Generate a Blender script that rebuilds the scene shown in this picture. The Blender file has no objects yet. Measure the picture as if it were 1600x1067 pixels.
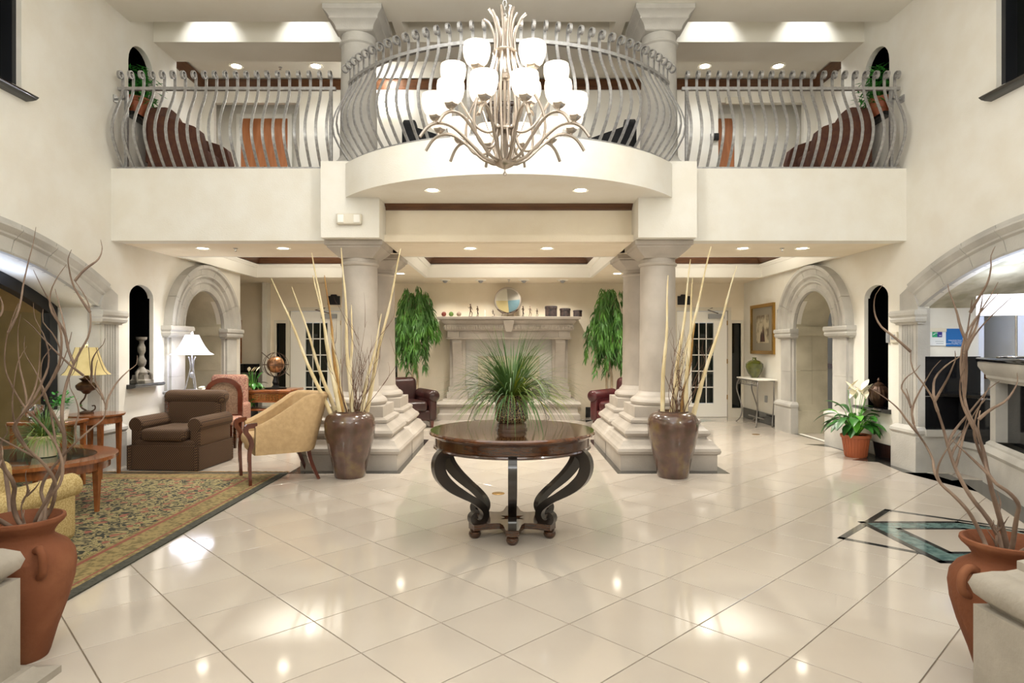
import bpy, bmesh, math, random
from mathutils import Vector, Matrix, noise
from mathutils.geometry import tessellate_polygon
PI = math.pi
SC = bpy.context.scene
COL = SC.collection
random.seed(7)

# ---------------------------------------------------------------- camera, world, light, exposure
cam = bpy.data.cameras.new('camera'); CAM = bpy.data.objects.new('camera', cam); COL.objects.link(CAM)
CAM.location = (0, 0, 1.4); CAM.rotation_euler = (PI/2, 0, 0)
cam.sensor_width = 36; cam.lens = 990/1600*36; cam.shift_x = 0.003125; cam.shift_y = 0.0041; cam.clip_start = 0.05
SC.camera = CAM
SC.view_settings.view_transform = 'Standard'; SC.view_settings.look = 'None'
SC.view_settings.gamma = 1; SC.view_settings.use_curve_mapping = False
SC.view_settings.exposure = 0.27
SC.render.film_transparent = False
W = bpy.data.worlds.new('world'); SC.world = W; W.use_nodes = True
W.node_tree.nodes['Background'].inputs[0].default_value = (0.9, 0.95, 1, 1)
W.node_tree.nodes['Background'].inputs[1].default_value = 0.3

def lamp(kind, loc, power, color=(1, .9, .76), size=.3, rot=(0, 0, 0), sy=None, spot=None, blend=.6):
    l = bpy.data.lights.new(kind.lower() + '_light', kind); l.energy = power; l.color = color
    if kind == 'AREA':
        l.size = size
        if sy: l.shape = 'RECTANGLE'; l.size_y = sy
    else: l.shadow_soft_size = size
    if kind == 'SPOT': l.spot_size = spot or math.radians(110); l.spot_blend = blend
    o = bpy.data.objects.new(kind.lower() + '_light', l); o.location = loc; o.rotation_euler = rot; COL.objects.link(o)
    return o
WARM = (1, .95, .86); NEUT = (.98, 1, 1); COOL = (.62, .74, 1)
# added fill: unseen area lights high in the atrium and in the lobby bays
lamp('AREA', (0, 3.2, 5.28), 120, NEUT, 5.5, sy=5.0)
lamp('AREA', (0, -1.2, 5.0), 90, NEUT, 5, rot=(math.radians(35), 0, 0), sy=2)
for x in (-3.9, 0, 3.9): lamp('POINT', (x, -.6 if x == 0 else .6, 3.4), 40 if x == 0 else 115, NEUT, .25)      # added point fill in the near half of the atrium, out of view
for x in (-3.3, 0, 3.3):
    lamp('AREA', (x, 10.0, 2.66), 24, WARM, 1.2, sy=1.2, rot=(math.radians(180), 0, 0))   # added unseen fill, thrown up into the tray
    lamp('AREA', (x, 9.3, 5.9), 14, NEUT, 2.2, sy=.8)

# ---------------------------------------------------------------- helpers
def put(o, parent=None):
    COL.objects.link(o)
    if parent: o.parent = parent
    return o

def tag(o, label=None, cat=None, group=None, kind=None):
    if label: o['label'] = label
    if cat: o['category'] = cat
    if group: o['group'] = group
    if kind: o['kind'] = kind
    return o

def thing(name, label, cat, loc=(0, 0, 0), rz=0, group=None):
    o = bpy.data.objects.new(name, None); o.empty_display_size = .1; COL.objects.link(o)
    o.location = loc; o.rotation_euler = (0, 0, rz)
    return tag(o, label, cat, group)

def copy_tree(o, parent=None):
    c = o.copy(); COL.objects.link(c)
    if parent: c.parent = parent
    for ch in list(o.children): copy_tree(ch, c)
    return c

class MB:
    def __init__(s): s.v = []; s.f = []
    def add(s, vs, fs, M=None):
        n = len(s.v)
        s.v += [tuple(M @ Vector(p)) for p in vs] if M else [tuple(p) for p in vs]
        s.f += [tuple(i + n for i in q) for q in fs]; return s
    def box(s, x0, x1, y0, y1, z0, z1, M=None):
        v = [(x, y, z) for z in (z0, z1) for y in (y0, y1) for x in (x0, x1)]
        return s.add(v, [(0, 2, 3, 1), (4, 5, 7, 6), (0, 1, 5, 4), (2, 6, 7, 3), (0, 4, 6, 2), (1, 3, 7, 5)], M)
    def lathe(s, prof, c=(0, 0, 0), seg=24, M=None, a0=0.0, sx=1, sy=1):
        v = []; f = []; n = len(prof)
        for k in range(seg):
            a = a0 + 2*PI*k/seg
            for r, z in prof: v.append((c[0] + r*math.cos(a)*sx, c[1] + r*math.sin(a)*sy, c[2] + z))
        for k in range(seg):
            k2 = (k + 1) % seg
            for i in range(n - 1): f.append((k*n + i, k2*n + i, k2*n + i + 1, k*n + i + 1))
        if prof[0][0] > 1e-4: f.append(tuple(k*n for k in reversed(range(seg))))
        if prof[-1][0] > 1e-4: f.append(tuple(k*n + n - 1 for k in range(seg)))
        return s.add(v, f, M)
    def square(s, prof, c=(0, 0, 0), M=None, sy=1):      # square-plan stack of (half width, z)
        return s.lathe([(r*2**.5, z) for r, z in prof], c, 4, M, PI/4, 1, sy)
    def tube(s, pts, r, seg=6, M=None, flat=1.0):
        pts = [Vector(p) for p in pts]; n = len(pts); R = r if isinstance(r, (list, tuple)) else [r]*n
        v = []; f = []; nrm = None
        for i, p in enumerate(pts):
            t = (pts[min(i + 1, n - 1)] - pts[max(i - 1, 0)])
            t = t.normalized() if t.length > 1e-9 else Vector((0, 0, 1))
            if nrm is None:
                nrm = t.orthogonal().normalized()
            nrm = (nrm - t*nrm.dot(t)); nrm = nrm.normalized() if nrm.length > 1e-6 else t.orthogonal().normalized()
            b = t.cross(nrm)
            for k in range(seg):
                a = 2*PI*k/seg
                v.append(p + (nrm*math.cos(a) + b*math.sin(a)*flat)*R[i])
        for i in range(n - 1):
            for k in range(seg):
                k2 = (k + 1) % seg
                f.append((i*seg + k, i*seg + k2, (i + 1)*seg + k2, (i + 1)*seg + k))
        f.append(tuple(reversed(range(seg)))); f.append(tuple((n - 1)*seg + k for k in range(seg)))
        return s.add(v, f, M)
    def bar(s, pts, wv, th, M=None):                     # flat bar: planar curve pts, width vector wv, thickness th (number or list)
        pts = [Vector(p) for p in pts]; n = len(pts); wv = Vector(wv); T = th if isinstance(th, (list, tuple)) else [th]*n
        v = []; f = []
        for i, p in enumerate(pts):
            t = (pts[min(i + 1, n - 1)] - pts[max(i - 1, 0)]).normalized()
            m = t.cross(wv.normalized())*T[i]/2
            v += [p - wv/2 - m, p + wv/2 - m, p + wv/2 + m, p - wv/2 + m]
        for i in range(n - 1):
            for k in range(4):
                k2 = (k + 1) % 4; f.append((i*4 + k, i*4 + k2, i*4 + 4 + k2, i*4 + 4 + k))
        f.append((3, 2, 1, 0)); f.append(tuple((n - 1)*4 + k for k in range(4)))
        return s.add(v, f, M)
    def plate(s, outer, a0, a1, holes=(), plane='xy', M=None):   # polygon with holes, extruded
        loops = [list(outer)] + [list(h) for h in holes]
        tri = tessellate_polygon([[Vector((p[0], p[1], 0)) for p in l] for l in loops])
        flat = [p for l in loops for p in l]; n = len(flat)
        mp = {'xy': lambda p, a: (p[0], p[1], a), 'yz': lambda p, a: (a, p[0], p[1]), 'xz': lambda p, a: (p[0], a, p[1])}[plane]
        v = [mp(p, a0) for p in flat] + [mp(p, a1) for p in flat]
        f = [tuple(t) for t in tri] + [tuple(i + n for i in reversed(t)) for t in tri]
        k = 0
        for l in loops:
            m = len(l)
            for i in range(m):
                j = (i + 1) % m; f.append((k + i, k + j, k + j + n, k + i + n))
            k += m
        return s.add(v, f, M)
    def strip(s, pts, w, M=None, side=None, fold=0):         # tapering leaf strip
        pts = [Vector(p) for p in pts]; n = len(pts); v = []; f = []
        for i, p in enumerate(pts):
            t = (pts[min(i + 1, n - 1)] - pts[max(i - 1, 0)]).normalized()
            sd = side if side else t.cross(Vector((0, 0, 1)))
            sd = sd.normalized() if sd.length > 1e-4 else Vector((1, 0, 0))
            u = sd.cross(t)
            ww = w[i] if isinstance(w, (list, tuple)) else w
            v += [p - sd*ww/2, p - u*fold*ww, p + sd*ww/2]
        for i in range(n - 1):
            f += [(3*i, 3*i + 1, 3*i + 4, 3*i + 3), (3*i + 1, 3*i + 2, 3*i + 5, 3*i + 4)]
        return s.add(v, f, M)
    def ball(s, c, r, seg=16, rings=10, sc=(1, 1, 1), M=None):
        pr = [(max(1e-5, math.sin(PI*i/rings)*r), -math.cos(PI*i/rings)*r*sc[2]) for i in range(rings + 1)]
        return s.lathe(pr, c, seg, M, 0, sc[0], sc[1])
    def rbox(s, x0, x1, y0, y1, z0, z1, b=.03, seg=3, M=None):
        bm = bmesh.new(); bmesh.ops.create_cube(bm, size=1)
        for q in bm.verts: q.co = Vector(((x0 + x1)/2 + q.co.x*(x1 - x0), (y0 + y1)/2 + q.co.y*(y1 - y0), (z0 + z1)/2 + q.co.z*(z1 - z0)))
        b = min(b, .49*min(x1 - x0, y1 - y0, z1 - z0))
        bmesh.ops.bevel(bm, geom=list(bm.edges), offset=b, segments=seg, profile=.5, affect='EDGES')
        bm.verts.index_update()
        s.add([q.co for q in bm.verts], [[q.index for q in g.verts] for g in bm.faces], M); bm.free(); return s
    def mesh(s, name, mat, smooth=35):
        me = bpy.data.meshes.new(name); me.from_pydata(s.v, [], s.f); me.validate()
        bm = bmesh.new(); bm.from_mesh(me); bmesh.ops.recalc_face_normals(bm, faces=bm.faces); bm.to_mesh(me); bm.free()
        if smooth:
            me.shade_smooth()
            if smooth < 180: me.set_sharp_from_angle(angle=math.radians(smooth))
        if mat: me.materials.append(mat)
        return me
    def build(s, name, mat, parent=None, smooth=35):
        return put(bpy.data.objects.new(name, s.mesh(name, mat, smooth)), parent)

def struct(name, mb, mat, parent=None, smooth=35):
    o = mb.build(name, mat, parent, smooth)
    if not parent: o['kind'] = 'structure'
    return o
def R(d): return math.radians(d)
def T(x, y, z=0, rz=0, rx=0, ry=0): return Matrix.Translation((x, y, z)) @ Matrix.Rotation(rz, 4, 'Z') @ Matrix.Rotation(rx, 4, 'X') @ Matrix.Rotation(ry, 4, 'Y')

# ---------------------------------------------------------------- materials
def srgb(c):
    if isinstance(c, str): c = [int(c[i:i+2], 16)/255 for i in (0, 2, 4)]
    return tuple(x/12.92 if x <= .04045 else ((x + .055)/1.055)**2.4 for x in c) + (1,)

def mat(name, c1, rough=.5, c2=None, scale=5, bump=0, bscale=None, metal=0, coat=0, stretch=None, detail=4, contrast=(.35, .65), emit=0, ecol=None, alpha=None, trans=0, c3=None, rnd=0, spec=None, ior=None):
    m = bpy.data.materials.new(name); m.use_nodes = True; N = m.node_tree.nodes; L = m.node_tree.links
    b = N['Principled BSDF']; b.inputs['Roughness'].default_value = rough; b.inputs['Metallic'].default_value = metal
    b.inputs['Coat Weight'].default_value = coat; b.inputs['Coat Roughness'].default_value = .08
    b.inputs['Base Color'].default_value = srgb(c1)
    if spec is not None: b.inputs['Specular IOR Level'].default_value = spec
    if ior: b.inputs['IOR'].default_value = ior
    b.inputs['Transmission Weight'].default_value = trans
    tc = N.new('ShaderNodeTexCoord'); mp = N.new('ShaderNodeMapping'); L.new(tc.outputs['Object'], mp.inputs[0])
    if stretch: mp.inputs['Scale'].default_value = stretch
    out = None
    if c2:
        nz = N.new('ShaderNodeTexNoise'); nz.inputs['Scale'].default_value = scale; nz.inputs['Detail'].default_value = detail
        L.new(mp.outputs[0], nz.inputs['Vector'])
        cr = N.new('ShaderNodeValToRGB'); e = cr.color_ramp.elements
        e[0].position, e[1].position = contrast; e[0].color = srgb(c1); e[1].color = srgb(c2)
        if c3: q = e.new(sum(contrast)/2); q.color = srgb(c3)
        L.new(nz.outputs['Fac'], cr.inputs[0]); out = cr.outputs[0]
        if rnd:
            oi = N.new('ShaderNodeObjectInfo'); hs = N.new('ShaderNodeHueSaturation'); mr = N.new('ShaderNodeMapRange')
            mr.inputs[3].default_value = 1 - rnd; mr.inputs[4].default_value = 1 + rnd
            L.new(oi.outputs['Random'], mr.inputs[0]); L.new(mr.outputs[0], hs.inputs['Value']); L.new(out, hs.inputs['Color']); out = hs.outputs[0]
        L.new(out, b.inputs['Base Color'])
    if bump:
        n2 = N.new('ShaderNodeTexNoise'); n2.inputs['Scale'].default_value = bscale or scale*4; n2.inputs['Detail'].default_value = 3
        L.new(mp.outputs[0], n2.inputs['Vector'])
        bp = N.new('ShaderNodeBump'); bp.inputs['Strength'].default_value = bump; bp.inputs['Distance'].default_value = .01
        L.new(n2.outputs['Fac'], bp.inputs['Height']); L.new(bp.outputs[0], b.inputs['Normal'])
    if emit:
        b.inputs['Emission Color'].default_value = srgb(ecol or c1); b.inputs['Emission Strength'].default_value = emit
    return m
def nodes(m): return m.node_tree.nodes, m.node_tree.links, m.node_tree.nodes['Principled BSDF']

M = {}
M['wall'] = mat('cream_wallcovering', 'EAE7DE', .75, 'E5E0D4', 3, .25, 90)
M['ceil'] = mat('ceiling_paint', 'EEEADF', .9, 'EAE5D8', 2)
M['tan'] = mat('tan_wallcovering', 'EEE3CE', .8, 'E9DDC6', 3, .25, 90)
M['white'] = mat('white_paint', 'F2EFE6', .5)
M['stone'] = mat('cast_stone', 'AFACA6', .62, 'C6C3BC', 2.2, .25, 60, c3='BAB7B0')
M['stone_pale'] = mat('pale_cast_stone', 'A49B90', .5, 'B8AFA4', 2.5, .15, 50)
M['stone_block'] = mat('pitted_cast_stone', '968E81', .7, 'A89F92', 4, .4, 30)
M['stone_green'] = mat('mottled_stone_lining', 'BDB69F', .6, 'D0C9B3', 3, .2, 40)
M['tile'] = mat('porcelain_tile', 'B9AEA1', .08, 'C1B7AA', 1.3, rnd=.018, contrast=(.3, .7), coat=.15, ior=1.5)
M['grout'] = mat('grout', '8E806E', .8)
M['granite'] = mat('black_granite', '101012', .08, '1d1d1f', 60, spec=.6)
M['slate'] = mat('dark_grey_marble', '2B2B2B', .08, '45443F', 8)
M['green_marble'] = mat('green_marble', '4E6663', .08, '6F8580', 14, contrast=(.4, .6))
M['crown'] = mat('brown_crown_wood', '54341F', .4, '684428', 4, stretch=(1, 1, 12))
M['steel'] = mat('brushed_pewter', '969594', .38, 'AEADAC', 30, metal=.6)
M['nickel'] = mat('brushed_nickel', 'B4AAA0', .28, metal=.9)
M['shade'] = mat('frosted_glass_shade', 'FFF4E2', .4, emit=.75, ecol='FFF3E4')
M['lens'] = mat('downlight_lens', 'FFFFFF', .4, emit=22, ecol='FFF3DC')
M['bulb'] = mat('bare_bulb', 'FFFFFF', .4, emit=60, ecol='FFF6E6')
M['wood_dark'] = mat('dark_walnut', '341C0C', .22, '4A2A12', 6, stretch=(2, 2, 14), coat=.7, c3='40230F')
M['wood_top'] = mat('polished_table_top', '4A2A18', .09, '6A3F22', 5, stretch=(1, 6, 1), coat=1)
M['ebony'] = mat('ebonised_wood', '14110E', .28, '241C16', 6, coat=.5)
M['wood_cherry'] = mat('cherry_wood', '7A4522', .25, '96592E', 5, stretch=(2, 9, 2), coat=.6)
M['door_wood'] = mat('orange_veneer', 'A5653A', .4, 'B8774A', 3, stretch=(6, 6, 1))
M['mahogany'] = mat('mahogany_arm', '4A1F14', .22, '63301E', 6, coat=.6)
M['leather_dark'] = mat('dark_brown_leather', '2A1412', .3, '3B1D1A', 5, .4, 16, coat=.2)
M['leather_red'] = mat('oxblood_leather', '40171A', .32, '552224', 5, .4, 16, coat=.2)
M['brown_fab'] = mat('rust_brown_upholstery', '56342A', .9, '64402F', 14, .3, 90)
M['black_fab'] = mat('black_upholstery', '17181C', .85, '22242A', 14)
M['gold_fab'] = mat('gold_upholstery', 'AB8E66', .9, 'B89B72', 22, .3, 120)
M['yellow_fab'] = mat('yellow_patterned_upholstery', 'A8905A', .9, 'C2AC78', 90, .2, 120, contrast=(.45, .55))
M['rose_fab'] = mat('rose_patterned_upholstery', '8A5A50', .9, 'B08A72', 50, contrast=(.45, .55))
M['terra'] = mat('terracotta', '70432C', .75, '8A5A3F', 3, .3, 40, c3='794A32', spec=.15)
M['terra_smooth'] = mat('terracotta_plastic', 'B0603C', .5)
M['pot_rim'] = mat('pot_lip', 'A0553A', .5)
M['glaze'] = mat('mottled_bronze_glaze', '4A3A2C', .2, '6E5A3A', 7, .2, 14, c3='5B4238', coat=.5, contrast=(.3, .7))
M['green_glaze'] = mat('olive_crackle_glaze', '3F4516', .18, '5A5E20', 12, coat=.8)
M['birch'] = mat('birch_pole', 'CDB98C', .7, 'E8DCBC', 8, .4, 30, stretch=(1, 1, .5), c3='DECDA2')
M['birch_brown'] = mat('brown_cane', '8A6230', .7, 'C09A58', 14, .4, 30, stretch=(1, 1, .25))
M['twig'] = mat('curly_twig', '52392C', .7, '70513E', 9)
M['branch'] = mat('curly_willow', '5C483A', .75, '86705E', 7, .4, 30)
M['bark'] = mat('ficus_bark', '8C7A60', .85, 'A8977C', 9, .4, 30)
M['ficus'] = mat('ficus_leaf', '35541C', .55, '5B8E30', 3.5, c3='43702A', contrast=(.3, .7))
M['grass'] = mat('grass_blade', '3F5F2A', .5, '8C9A3A', 3.5, c3='5E7E45', contrast=(.32, .68))
M['grass_pale'] = mat('pale_grass_blade', '7F957A', .45, '9DB08F', 3)
M['grass_yellow'] = mat('yellow_grass_blade', '9AA02C', .5)
M['lily'] = mat('lily_leaf', '1F4A20', .35, '3C7A2C', 4)
M['lily_bright'] = mat('young_lily_leaf', '57A02E', .4)
M['spathe'] = mat('cream_spathe', 'F1E8CC', .5)
M['fern'] = mat('bright_foliage', '2F8A34', .5, '58B048', 5)
M['soil'] = mat('soil', '1E140E', .95)
M['black'] = mat('black_void', '070707', .12)
M['darkglass'] = mat('dark_window_glass', '0C100E', .03, spec=.7)
M['doorglass'] = mat('door_glass_pane', '1B221C', .05, '0E120F', 1.5, spec=.6)
M['blackframe'] = mat('black_window_frame', '15171C', .35)
M['brass'] = mat('brass', 'B08A48', .25, metal=.9)
M['bronze'] = mat('dark_bronze', '3C2A20', .35, '57402F', 20, metal=.5)
M['silver'] = mat('polished_silver', 'C8C8C8', .12, metal=1)
M['wrought'] = mat('wrought_scrollwork', '8E8A86', .3, metal=.8)
M['ironblack'] = mat('black_iron', '1C1A1A', .4, metal=.4)
M['plastic'] = mat('ivory_plastic', 'DAD3C2', .45)
M['greyplastic'] = mat('grey_plastic', '9A9C9E', .45)
M['carpet'] = mat('upper_floor_carpet', '6E5A46', .95, '7C6650', 12)
M['shade_cloth'] = mat('lamp_shade_lit', 'F2F2F5', .7, emit=1.6, ecol='EEF0FF')
M['shade_gold'] = mat('gold_lamp_shade', 'B9A468', .7, 'C9B67E', 9, emit=.15, ecol='FFE9A8')
M['sconce'] = mat('sconce_glass', 'FFFFFF', .4, emit=14, ecol='FFF3DC')
M['ballred'] = mat('red_ball', '6E2A24', .35, '8A4438', 12)
M['ballgreen'] = mat('green_ball', '4E6A2E', .35, '6E8A44', 12)
M['ballbrown'] = mat('brown_ball', '7A6454', .35, 'A08A76', 12)
M['boxgrey'] = mat('charcoal_tooled_box', '2E2C30', .45, '5A4A46', 20)
M['paper'] = mat('white_paper', 'E6EAEE', .6)
M['blue'] = mat('blue_panel', '1668B4', .4)
M['logo_green'] = mat('logo_green', '1FA06E', .5)
M['logo_purple'] = mat('logo_blue_violet', '332C8C', .5)
M['inkgrey'] = mat('grey_print', '9BA6AE', .6)
M['inkwhite'] = mat('white_print', 'F5F8FF', .6)
M['barwall'] = mat('tan_bar_wall', '9A8458', .8, 'A99163', 4)
M['antique'] = mat('antique_carved_wood', '6A6358', .6, '8C8578', 14, .3, 40)
M['sofit'] = mat('textured_soffit', 'CFC8B0', .7, 'A8A084', 5, .3, 20)

def fabric_check():
    m = mat('brown_check_upholstery', '4B3524', .9); N, L, b = nodes(m)
    tc = N.new('ShaderNodeTexCoord'); sx = N.new('ShaderNodeSeparateXYZ'); L.new(tc.outputs['Object'], sx.inputs[0])
    def wave(o, k):
        a = N.new('ShaderNodeMath'); a.operation = 'MULTIPLY'; a.inputs[1].default_value = k; L.new(o, a.inputs[0])
        s = N.new('ShaderNodeMath'); s.operation = 'SINE'; L.new(a.outputs[0], s.inputs[0]); return s.outputs[0]
    ad = N.new('ShaderNodeMath'); L.new(sx.outputs[1], ad.inputs[0]); L.new(sx.outputs[2], ad.inputs[1])
    mu = N.new('ShaderNodeMath'); mu.operation = 'MULTIPLY'; L.new(wave(sx.outputs[0], 260), mu.inputs[0]); L.new(wave(ad.outputs[0], 210), mu.inputs[1])
    cr = N.new('ShaderNodeValToRGB'); e = cr.color_ramp.elements; e[0].color = srgb('3A281A'); e[1].color = srgb('7E6040'); e[0].position = .3; e[1].position = .8
    L.new(mu.outputs[0], cr.inputs[0]); L.new(cr.outputs[0], b.inputs['Base Color']); return m
M['check'] = fabric_check()

def crackle():
    m = mat('crackle_patterned_pot', '6A5632', .25, coat=.6); N, L, b = nodes(m)
    tc = N.new('ShaderNodeTexCoord'); vo = N.new('ShaderNodeTexVoronoi'); vo.feature = 'DISTANCE_TO_EDGE'; vo.inputs['Scale'].default_value = 62
    L.new(tc.outputs['Object'], vo.inputs['Vector'])
    cr = N.new('ShaderNodeValToRGB'); e = cr.color_ramp.elements; e[0].position = .03; e[1].position = .09; e[0].color = srgb('B4A070'); e[1].color = srgb('2A140C')
    L.new(vo.outputs['Distance'], cr.inputs[0]); L.new(cr.outputs[0], b.inputs['Base Color']); return m
M['crackle'] = crackle()

def rug_mat():
    m = mat('floral_rug', 'A08A50', .95); N, L, b = nodes(m)
    tc = N.new('ShaderNodeTexCoord'); mp = N.new('ShaderNodeMapping'); L.new(tc.outputs['Object'], mp.inputs[0])
    nz = N.new('ShaderNodeTexNoise'); nz.inputs['Scale'].default_value = 6; nz.inputs['Detail'].default_value = 2
    L.new(mp.outputs[0], nz.inputs['Vector'])
    mx = N.new('ShaderNodeMix'); mx.data_type = 'RGBA'; mx.inputs[0].default_value = .12
    L.new(mp.outputs[0], mx.inputs[6]); L.new(nz.outputs['Color'], mx.inputs[7])
    v1 = N.new('ShaderNodeTexVoronoi'); v1.inputs['Scale'].default_value = 15; v1.feature = 'SMOOTH_F1'; L.new(mx.outputs[2], v1.inputs['Vector'])
    v2 = N.new('ShaderNodeTexVoronoi'); v2.inputs['Scale'].default_value = 9; L.new(mx.outputs[2], v2.inputs['Vector'])
    n3 = N.new('ShaderNodeTexNoise'); n3.inputs['Scale'].default_value = 17; n3.inputs['Detail'].default_value = 1.5; n3.inputs['Distortion'].default_value = 1.6; L.new(mx.outputs[2], n3.inputs['Vector'])
    c1 = N.new('ShaderNodeValToRGB'); e = c1.color_ramp.elements; c1.color_ramp.interpolation = 'CONSTANT'
    e[0].position = 0; e[0].color = srgb('2B2C22'); e[1].position = .46; e[1].color = srgb('877A54')
    q = e.new(.52); q.color = srgb('988A62'); q = e.new(.6); q.color = srgb('7E7A42'); q = e.new(.64); q.color = srgb('2F3024')
    L.new(n3.outputs['Fac'], c1.inputs[0])
    c2 = N.new('ShaderNodeValToRGB'); e = c2.color_ramp.elements; c2.color_ramp.interpolation = 'CONSTANT'
    e[0].position = 0; e[0].color = (1, 1, 1, 1); e[1].position = .27; e[1].color = (0, 0, 0, 1)
    L.new(v2.outputs['Distance'], c2.inputs[0])
    m1 = N.new('ShaderNodeMix'); m1.data_type = 'RGBA'; L.new(c2.outputs[0], m1.inputs[0]); L.new(c1.outputs[0], m1.inputs[6]); m1.inputs[7].default_value = srgb('8A5442')
    L.new(m1.outputs[2], b.inputs['Base Color']); return m
M['rug'] = rug_mat()
M['rug_border'] = mat('gold_rug_border', '8C7A4E', .95, '675935', 30, contrast=(.45, .6))
M['rug_edge'] = mat('dark_rug_edge', '37362E', .95, '4A493E', 40)
M['rug_red'] = mat('red_rug_line', '82493A', .95)

# ================================================================ STRUCTURE
XW = 4.6; YF = 7.33; YB = 12.4; ZC = 2.62; ZU = 3.45; ZT = 5.33
# ---- floor: grout bed, tiles one by one
floor = struct('floor', MB().box(-9, 9, -3, 15, -.12, -.006), M['grout'])
def make_tiles():
    th, u0, v0, s = .7633, 1.3003, 2.5785, .4576; g = .003; h = s/2 - g
    mb = MB(); b = .0012
    mb.v = [(-h, -h, -.008), (h, -h, -.008), (h, h, -.008), (-h, h, -.008), (-h, -h, -b), (h, -h, -b), (h, h, -b), (-h, h, -b),
            (-h + b, -h + b, 0), (h - b, -h + b, 0), (h - b, h - b, 0), (-h + b, h - b, 0)]
    mb.f = [(8, 9, 10, 11)] + [(i, (i + 1) % 4, 4 + (i + 1) % 4, 4 + i) for i in range(4)] + [(4 + i, 4 + (i + 1) % 4, 8 + (i + 1) % 4, 8 + i) for i in range(4)]
    me = mb.mesh('tile', M['tile'], 0)
    c, sn = math.cos(th), math.sin(th); cells = []
    for i in range(-26, 40):
        for j in range(-26, 40):
            U, V = (i + .5 + u0)*s, (j + .5 + v0)*s; x, y = U*c - V*sn, U*sn + V*c
            if not (-6.6 < x < 6.2 and -2.6 < y < 12.7): continue
            if x < -5.0 and y < 10.5: continue
            inview = y > 1.9 and abs(x)/y < .86 and not (x < -2.7 and 3.3 < y < 6.9)
            cells.append((0 if inview else 1, x*x + y*y, x, y))
    cells.sort(); rest = MB()
    for k, (iv, d, x, y) in enumerate(cells):
        if k < 300 and not iv:
            o = bpy.data.objects.new('tile', me); put(o, floor); o.location = (x, y, 0); o.rotation_euler = (0, 0, th)
        else: rest.add(mb.v, mb.f, T(x, y, 0, th))
    rest.build('tile_field', M['tile'], floor, 0)['kind'] = 'stuff'
make_tiles()
def inlay(poly, m, z=.0015, name='floor_inlay'):
    return MB().plate(poly, -.004, z).build(name, m, floor, 0)
# black borders round the column pedestals
for s in (-1, 1):
    inlay([(s*1.19, 6.93), (s*2.42, 6.93), (s*2.42, 9.45), (s*1.19, 9.45)], M['slate'], name='border_slab')
# black border along the right wall with its dark points
inlay([(4.6, 10.4), (4.5, 10.4), (4.6, 9.0), (4.2, 9.0), (4.44, 8.75), (4.46, 7.95), (4.2, 7.75), (4.44, 7.62), (4.36, 7.0), (4.8, 6.92), (4.72, 6.62), (4.42, 6.5), (4.5, 6.0), (4.1, 4.9), (4.6, 4.9)], M['slate'], name='border_slab')
for s in (-1, 1):
    inlay([(s*3.0, 11.9), (s*3.45, 11.55), (s*3.9, 11.9), (s*3.45, 12.2)], M['green_marble'], name='marble_inlay')
    inlay([(s*1.42, 11.6), (s*1.62, 11.95), (s*1.25, 11.95)], M['slate'], name='border_slab')
# star inlay of black and green marble
def band(poly, w, m, name, z=.0015, closed=True):
    n = len(poly)
    for i in range(n if closed else n - 1):
        a = Vector(poly[i]); b = Vector(poly[(i + 1) % n]); d = (b - a).normalized(); q = Vector((-d.y, d.x))*w/2
        a2 = a - d*w*.42; b2 = b + d*w*.42
        inlay([tuple(a2 - q), tuple(b2 - q), tuple(b2 + q), tuple(a2 + q)], m, z, name)
cx, cy = 3.3, 4.58
sq1 = [(cx + .88*math.cos(R(a)), cy + .82*math.sin(R(a))) for a in (95, 178, 272, 2)]
gp = [(2.8, 5.02), (3.56, 5.02), (3.86, 4.76), (3.86, 4.3), (3.66, 4.1), (2.8, 4.1)]
gi = [(2.98, 4.84), (3.48, 4.84), (3.68, 4.66), (3.68, 4.42), (3.55, 4.28), (2.98, 4.28)]
band(sq1, .05, M['slate'], 'border_strip', .0012)
inlay(gp, M['green_marble'], .0018, 'marble_inlay')
inlay(gi, M['tile'], .0024, 'tile_insert')
band(gp, .05, M['slate'], 'border_strip', .0022); band(gi, .04, M['slate'], 'border_strip', .0028)

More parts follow.
